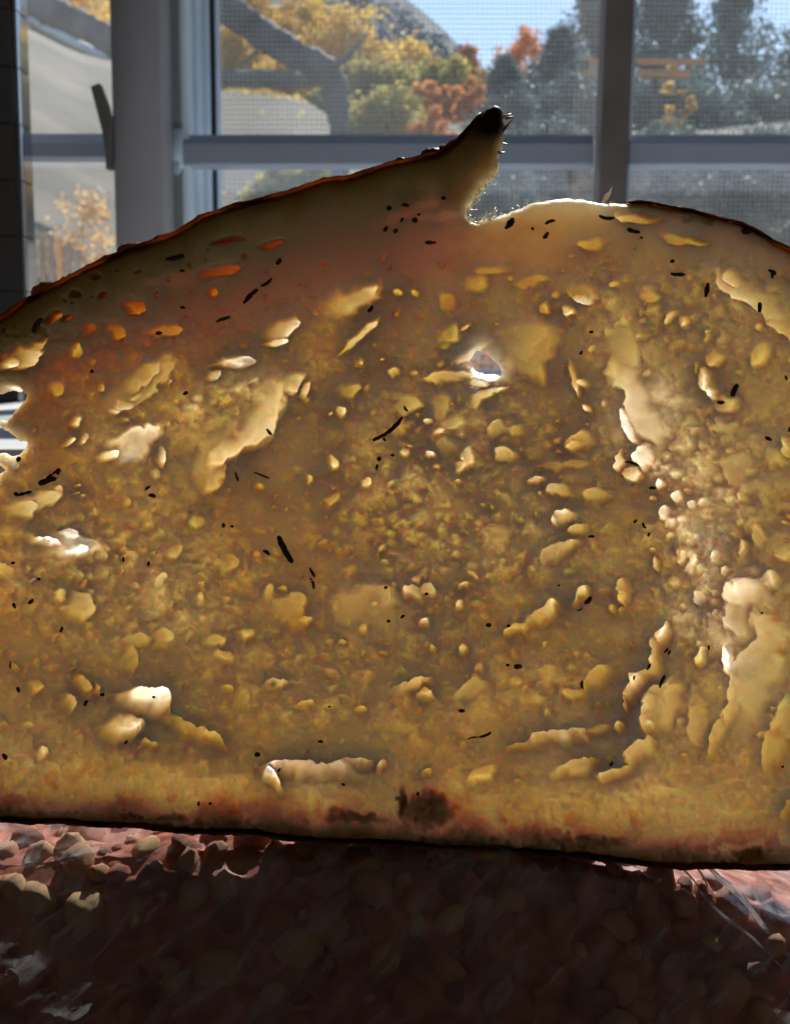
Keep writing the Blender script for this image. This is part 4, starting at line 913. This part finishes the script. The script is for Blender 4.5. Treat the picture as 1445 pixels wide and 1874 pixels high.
def leaf_mat(name, ca, cb, trans=0.5, scale=1.2):
    m, n, l, p, o = mat(name)
    tc = n.new('ShaderNodeTexCoord'); t = n.new('ShaderNodeTexNoise'); t.inputs['Scale'].default_value = scale; t.inputs['Detail'].default_value = 5
    r = n.new('ShaderNodeValToRGB'); r.color_ramp.elements[0].position = 0.35; r.color_ramp.elements[1].position = 0.65
    r.color_ramp.elements[0].color = (*ca, 1); r.color_ramp.elements[1].color = (*cb, 1)
    l.new(tc.outputs['Object'], t.inputs['Vector']); l.new(t.outputs['Fac'], r.inputs[0]); l.new(r.outputs[0], p.inputs['Base Color']); p.inputs['Roughness'].default_value = 0.6
    tr = n.new('ShaderNodeBsdfTranslucent'); l.new(r.outputs[0], tr.inputs[0])
    mx = n.new('ShaderNodeMixShader'); mx.inputs[0].default_value = trans; l.new(p.outputs[0], mx.inputs[1]); l.new(tr.outputs[0], mx.inputs[2]); l.new(mx.outputs[0], o.inputs[0])
    return m
m_gold = leaf_mat('golden_leaves', (0.62, 0.38, 0.06), (0.95, 0.68, 0.16))
m_olive = leaf_mat('yellow_green_leaves', (0.26, 0.24, 0.07), (0.66, 0.54, 0.16))
m_orange = leaf_mat('orange_leaves', (0.62, 0.24, 0.06), (0.90, 0.42, 0.12))
m_ever = leaf_mat('evergreen_needles', (0.08, 0.13, 0.13), (0.20, 0.28, 0.27), 0.3)
m_ever2 = leaf_mat('grey_green_needles', (0.10, 0.15, 0.15), (0.24, 0.31, 0.30), 0.3)
m_brush = leaf_mat('grey_brown_brush', (0.025, 0.024, 0.026), (0.30, 0.26, 0.22), 0.25, 3.5)
m_bark = simple('grey_bark', (0.09, 0.08, 0.075), 0.9, 0.4, 3)
m_peach = leaf_mat('peach_leaves', (0.62, 0.40, 0.18), (0.85, 0.62, 0.34))
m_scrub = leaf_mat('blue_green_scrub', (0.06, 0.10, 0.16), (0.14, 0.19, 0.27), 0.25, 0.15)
def tree(name, cat, label, group, u, vb, vt, wpx, Y, m, n, shape='round', leafpx=7, gaps=0.35, seed=0):
    """tapered trunk with limbs, and a crown of leaf clumps spread through its volume"""
    r = random.Random(seed * 7 + 3); s = px(Y)
    b = at(u, vb, Y); b.z = ground_z(u, Y); hgt = at(u, vt, Y).z - b.z; wid = wpx * s / 2
    root = empty(name, b, label, cat, group)
    tb = MB(); tw_ = max(0.02, hgt * 0.03)
    lean_ = r.uniform(-.06, .06) * hgt
    top = 0.92 if shape == 'cone' else 0.7
    spine = [(b.x + lean_ * q, b.y, b.z - hgt * 0.05 + hgt * top * q) for q in (0, .25, .5, .75, 1)]
    tb.tube(spine, [tw_ * (1 - .75 * q) for q in (0, .25, .5, .75, 1)], 7, .1, r)
    for i in range(7):
        q = r.uniform(.25, .8); a = r.uniform(0, 6.28); L = wid * r.uniform(.5, .9)
        p0 = Vector(spine[0]).lerp(Vector(spine[4]), q)
        p1 = p0 + Vector((math.cos(a) * L * .5, math.sin(a) * L * .4, L * .35)); p2 = p0 + Vector((math.cos(a) * L, math.sin(a) * L * .7, L * .55))
        tb.tube([p0, p1, p2], [tw_ * .35, tw_ * .22, tw_ * .08], 5, .1, r)
    tb.build('trunk', m_bark, root, True)
    clumps = []
    nc = max(10, int(n / 60))
    for i in range(nc):
        if shape == 'cone':
            q = r.random() ** 1.25; rr = (1 - q) ** .8 * wid * math.sqrt(r.random()) * r.uniform(.75, 1.15); a = r.uniform(0, 6.28)
            c = Vector((b.x + lean_ * q + math.cos(a) * rr, b.y + math.sin(a) * rr, b.z + hgt * (0.02 + .98 * q))); cr = wid * (0.16 + .16 * (1 - q)) * r.uniform(.7, 1.3)
        elif shape == 'bush':
            a = r.uniform(0, 6.28); rr = wid * math.sqrt(r.random()); h = r.random() * (1 - (rr / wid) ** 2 * .75)
            c = Vector((b.x + math.cos(a) * rr, b.y + math.sin(a) * rr * .7, b.z + hgt * h)); cr = min(wid, hgt) * .2 * r.uniform(.7, 1.4)
        else:
            d = Vector((r.gauss(0, 1), r.gauss(0, 1), r.gauss(0, 1))).normalized() * r.random() ** .45
            c = Vector((b.x + lean_ + d.x * wid, b.y + d.y * wid * .8, b.z + hgt * (.62 + .36 * d.z))); cr = min(wid, hgt * .38) * r.uniform(.16, .36)
        clumps.append((c, cr, r.uniform(gaps, 1.0)))
    tot_ = sum(c[2] for c in clumps); Vl, Fl = [], []
    for c, cr, dn in clumps:
        for _ in range(int(n * dn / tot_)):
            d = Vector((r.gauss(0, 1), r.gauss(0, 1), r.gauss(0, .85))) * cr * .55
            p = c + d; L = s * leafpx * r.uniform(.5, 1.4)
            x = Vector((r.gauss(0, 1), r.gauss(0, 1), r.gauss(0, 1))).normalized(); y = x.cross(Vector((r.gauss(0, 1), r.gauss(0, 1), r.gauss(0, 1)))).normalized()
            k = len(Vl); Vl += [p - x * L * .5, p + y * L * .3, p + x * L * .5, p - y * L * .3]; Fl.append((k, k + 1, k + 2, k + 3))
    o = pydata('crown' if shape != 'bush' else 'foliage', Vl, Fl, m, None, False); child(o, root)
    return root
G1, G2, G3, G4 = 'golden autumn trees on the slope', 'orange autumn trees on the slope', 'dark evergreens at the right', 'brush below the glazing bar'
T = [
 ('golden_tree', 'tree', 'golden tree framed by the bent branch and the window post', G1, 440, 200, 40, 120, 24, m_gold, 2600, 'round'),
 ('golden_tree', 'tree', 'tall golden tree rising above the bent branch', G1, 560, 200, -20, 150, 30, m_gold, 3000, 'round'),
 ('golden_tree', 'tree', 'golden tree spilling over the top of the bent branch beside the post', G1, 455, 150, -50, 130, 34, m_gold, 2200, 'round'),
 ('golden_tree', 'tree', 'pale golden tree at the foot of the hill slope', G1, 735, 240, 72, 130, 32, m_gold, 2600, 'round'),
 ('yellow_tree', 'tree', 'yellow green tree just right of the bent branch', G1, 690, 270, 105, 150, 22, m_olive, 2800, 'round'),
 ('yellow_tree', 'tree', 'olive yellow tree behind the tip of the bread ear', G1, 800, 280, 95, 130, 26, m_olive, 2400, 'round'),
 ('golden_tree', 'tree', 'golden tree at the top of the left pane above the limb', G1, 150, 120, -90, 260, 26, m_gold, 2400, 'round'),
 ('yellow_shrub', 'shrub', 'yellow green shrub between limb and bank edge in the left pane', G1, 150, 118, 20, 170, 13, m_olive, 1600, 'bush'),
 ('orange_tree', 'tree', 'orange tree beside the blackened tip of the bread', G2, 800, 270, 150, 90, 20, m_orange, 1400, 'round'),
 ('orange_tree', 'tree', 'small orange tree on the skyline where the hill meets the sky', G2, 866, 190, 82, 60, 36, m_orange, 1000, 'round'),
 ('orange_tree', 'tree', 'thin orange tree against the open sky', G2, 950, 190, 20, 110, 38, m_orange, 420, 'round'),
 ('evergreen_tree', 'evergreen', 'pointed dark evergreen right behind the bread tip', G3, 925, 290, 112, 130, 17, m_ever, 3400, 'cone'),
 ('evergreen_tree', 'evergreen', 'broad evergreen left of the brown vertical bar', G3, 1030, 300, 60, 190, 19, m_ever2, 4200, 'cone'),
 ('evergreen_tree', 'evergreen', 'tall evergreen partly behind the brown vertical bar', G3, 1080, 300, -90, 150, 24, m_ever2, 3000, 'cone'),
 ('evergreen_tree', 'evergreen', 'tall loose evergreen just right of the brown vertical bar', G3, 1205, 300, -120, 200, 22, m_ever, 3400, 'cone'),
 ('evergreen_tree', 'evergreen', 'see through tall evergreen with sky showing near the right edge', G3, 1345, 300, -110, 180, 25, m_ever, 1900, 'cone'),
 ('evergreen_tree', 'evergreen', 'dark evergreen cut by the right edge of the picture', G3, 1470, 310, 10, 210, 20, m_ever, 2600, 'cone'),
 ('dark_shrub', 'shrub', 'dense dark shrub right of the brown bar above the rail', G3, 1230, 330, 140, 230, 14, m_ever, 3600, 'bush'),
 ('dark_shrub', 'shrub', 'dense dark shrub in the lower right of the upper pane', G3, 1400, 330, 150, 240, 15, m_ever2, 3600, 'bush'),
 ('yellow_shrub', 'shrub', 'bright yellow shrub glowing among the right hand evergreens', G2, 1240, 150, 92, 60, 13, m_gold, 500, 'bush'),
 ('yellow_shrub', 'shrub', 'yellow green shrub under the rail above the crust', G4, 555, 420, 288, 190, 6.5, m_olive, 3200, 'bush'),
 ('peach_shrub', 'shrub', 'glowing pale peach shrub low in the left pane beside the post', G4, 150, 560, 350, 230, 3.3, m_peach, 6500, 'bush'),
 ('golden_shrub', 'shrub', 'golden shrub under the rail where the bread starts to rise', G4, 690, 400, 283, 170, 6.8, m_gold, 2800, 'bush'),
 ('green_shrub', 'shrub', 'green shrub in the notch behind the bread ear', G4, 930, 460, 296, 140, 6.4, m_ever2, 2200, 'bush'),
 ('brown_brush', 'shrub', 'grey brown brush left of the bar foot below the rail', G4, 1040, 450, 282, 190, 7.0, m_brush, 2600, 'bush'),
 ('brown_brush', 'shrub', 'grey brown brush right of the bar foot below the rail', G4, 1210, 460, 280, 220, 6.8, m_brush, 2800, 'bush'),
 ('brown_brush', 'shrub', 'grey brown brush at the right edge below the rail', G4, 1400, 500, 282, 230, 6.6, m_brush, 3000, 'bush'),
 ('dark_shrub', 'shrub', 'low dark shrub hugging the rail right of the bread tip', G3, 1000, 400, 222, 210, 8.3, m_ever2, 2400, 'bush'),
 ('dark_shrub', 'shrub', 'low dark shrub hugging the rail just right of the brown bar', G3, 1240, 400, 226, 220, 8.1, m_ever, 2400, 'bush'),
 ('dark_shrub', 'shrub', 'low dark shrub hugging the rail at the right edge', G3, 1420, 400, 224, 220, 8.2, m_ever2, 2400, 'bush'),
 ('golden_tree', 'tree', 'broad golden tree between the bent branch and the hill', G1, 640, 200, 20, 190, 27, m_gold, 3400, 'round'),
 ('golden_tree', 'tree', 'golden tree low in the fork of the bent branch', G1, 520, 200, 85, 120, 20, m_gold, 2200, 'round'),
 ('olive_shrub', 'shrub', 'olive shrub at the foot of the upright branch', G1, 600, 300, 170, 110, 11.5, m_olive, 1800, 'bush'),
 ('olive_shrub', 'shrub', 'wide olive shrub above the rail right of the branch', G1, 710, 300, 160, 170, 10.5, m_olive, 2800, 'bush'),
 ('orange_shrub', 'shrub', 'orange shrub just above the rail beside the bread tip', G2, 790, 300, 178, 90, 9.8, m_orange, 1300, 'bush'),
 ('orange_shrub', 'shrub', 'small orange shrub between hill foot and evergreens', G2, 860, 300, 130, 80, 15, m_orange, 1100, 'bush'),
 ('dark_shrub', 'shrub', 'dark shrub under the pointed evergreen behind the bread tip', G3, 925, 300, 165, 150, 9.4, m_ever2, 2600, 'bush'),
 ('dark_shrub', 'shrub', 'dark shrub filling the gap left of the brown bar', G3, 1040, 300, 140, 190, 10, m_ever, 3000, 'bush'),
 ('orange_shrub', 'shrub', 'low orange shrub seen through the hole in the upper crumb', G2, 890, 700, 600, 150, 4.0, m_orange, 900, 'bush'),
 ('brown_brush', 'shrub', 'grey brown brush low behind the middle of the crust', G4, 1120, 480, 292, 200, 6.0, m_brush, 2600, 'bush'),
 ('brown_brush', 'shrub', 'low grey brown brush nearest the glass at the right', G4, 1330, 520, 296, 230, 5.8, m_brush, 2800, 'bush'),
]
for i, (nm, ct, lb, gr, u, vb, vt, wp, Y, m, n, sh) in enumerate(T):
    tree(nm, ct, lb, gr, u, vb, vt, wp, Y, m, int(n * (3.6 if gr == G3 else 2.2)), sh, leafpx=10, seed=i, gaps=0.6 if gr == G3 else 0.35)
# weathered branches
def branch_mat():
    return simple('weathered_grey_wood', (0.085, 0.09, 0.105), 0.9, 0.6, 9, 0.5, 40)
m_branch = branch_mat()
def limb(name, pts, rad, label, group, Y):
    P = [at(u, v, Y) for u, v in pts]; s = px(Y)
    o = empty(name, P[0], label, 'branch', group)
    mb = MB(); fine_ = []; fr = []
    for i in range(len(P) - 1):
        for k in range(7):
            q = k / 7; fine_.append(P[i].lerp(P[i + 1], q)); fr.append((rad[i] + (rad[i + 1] - rad[i]) * q) * s)
    fine_.append(P[-1]); fr.append(rad[-1] * s)
    mb.tube(fine_, fr, 10, 0.17, random.Random(len(pts))); mb.build('wood', m_branch, o, True); return o
GB = 'weathered grey branches outside'
b1 = limb('bare_branch', [(-60, -60), (20, -14), (80, 14), (130, 36), (205, 76), (290, 130)], [27, 27, 26, 25, 24, 22], 'thick grey limb sloping across the top of the left pane', GB, 6.0)
b2 = limb('bare_branch', [(330, -60), (405, 8), (480, 62), (540, 100), (596, 128), (616, 160), (622, 240), (622, 330), (612, 480)], [30, 29, 27, 25, 25, 21, 18, 17, 16], 'grey branch sloping down then bending upright behind the rail', GB, 5.6)
tw2 = MB()
for (pts, rd) in ((((600, 130), (640, 100), (672, 60)), (9, 6, 2)), (((622, 250), (600, 200), (570, 165)), (7, 5, 2)), (((480, 60), (470, 95), (440, 120)), (7, 4, 2))):
    tw2.tube([at(u, v, 5.6) for u, v in pts], [r * px(5.6) for r in rd], 6, .1)
tw2.build('twig', m_branch, b2, True)
limb('fallen_log', [(330, 150), (420, 146), (500, 143), (560, 148), (610, 152)], [13, 15, 15, 12, 9], 'dark log lying level behind the bent branch', None, 7.5)
# orange boards added outside to stand in for a reflection in the glass
fe = empty('orange_reflection', at(1190, 150, 12.5), 'orange boards standing in for a glass reflection behind the brown vertical bar', 'fence')
m_reflect = simple('reflection_orange', (0.62, 0.25, 0.09), 0.8, 0.25, 4)
def rail(u0, v0, u1, v1, hpx, Y=11.5):  # lays one board of the reflected orange streak
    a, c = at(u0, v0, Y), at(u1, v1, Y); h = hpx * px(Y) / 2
    mb = MB(); mb.prism([(a.x, Y, a.z - h), (c.x, Y, c.z - h), (c.x, Y, c.z + h), (a.x, Y, a.z + h)], (0, 0.05, 0)); mb.build('rail', m_reflect, fe)
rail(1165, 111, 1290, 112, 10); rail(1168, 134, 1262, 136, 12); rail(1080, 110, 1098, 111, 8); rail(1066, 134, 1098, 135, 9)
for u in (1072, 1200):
    a = at(u, 150, 11.56); MB().box(a.x - .025, a.x + .025, 11.56, 11.64, a.z - .3, at(u, 108, 11.56).z, .01).build('reflection_post', m_bark, fe)
# small arched fence panel low in the left pane
pf_ = empty('picket_fence', at(95, 560, 3.2), 'small arched picket fence low behind the left pane', 'fence')
m_pick = simple('weathered_pickets', (0.26, 0.20, 0.15), 0.85, 0.35, 14); m_pickl = simple('lit_picket', (0.70, 0.33, 0.10), 0.8, 0.2, 14)  # second tone puts warm sunlight on one picket into its colour
for i in range(9):
    u = 20 + i * 15.5; top = 418 + max(0, (u - 62)) ** 1.55 * 0.042 if u > 40 else 420
    a = at(u, 620, 3.2); t_ = at(u, top, 3.2); hw_ = 5.6 * px(3.2)
    MB().box(a.x - hw_, a.x + hw_, 3.2, 3.22, a.z, t_.z, .004).build('picket', m_pickl if i == 6 else m_pick, pf_)
a, c = at(0, 520, 3.23), at(160, 520, 3.23); MB().box(a.x, c.x, 3.221, 3.24, a.z - .02, a.z + .02).build('rail', m_pick, pf_)
# leaf litter glowing on the bank, scrub on the far hill
rl = random.Random(3); Vl, Fl = [], []
def quad(p, L, flat=0.35):
    x = Vector((rl.gauss(0, 1), rl.gauss(0, 1), rl.gauss(0, flat))).normalized(); y = x.cross(Vector((rl.gauss(0, 1), rl.gauss(0, 1), rl.gauss(0, 1)))).normalized()
    k = len(Vl); Vl.extend([p - x * L * .5, p + y * L * .35, p + x * L * .5, p - y * L * .35]); Fl.append((k, k + 1, k + 2, k + 3))
for (u0, Y0, su, sy, n) in ((440, 11.4, 70, .25, 220), (900, 8, 260, 1.2, 400)):
    for _ in range(n):
        u, Y = rl.gauss(u0, su), max(2.2, rl.gauss(Y0, sy)); p = at(u, 232, Y); p.z = ground_z(u, Y) + .02; quad(p, px(Y) * rl.uniform(6, 13))
o = pydata('leaf_litter', Vl, Fl, m_gold, None, False); o['kind'] = 'stuff'
Vl, Fl = [], []
hv = bpy.data.objects['hill'].data.vertices
for i in range(1500):
    c = hv[rl.randrange(NRU * 6, len(hv) - NRU * 5)].co + Vector((rl.uniform(-2.5, 2.5), -1.0, rl.uniform(-1, 1.2))); r_ = rl.uniform(.5, 1.3)
    for _ in range(16): quad(c + Vector((rl.gauss(0, r_ * .5), rl.gauss(0, r_ * .5), rl.gauss(r_ * .3, r_ * .45))), r_ * .8, 1)
o = pydata('hillside_scrub', Vl, Fl, m_scrub, None, False); o['kind'] = 'stuff'
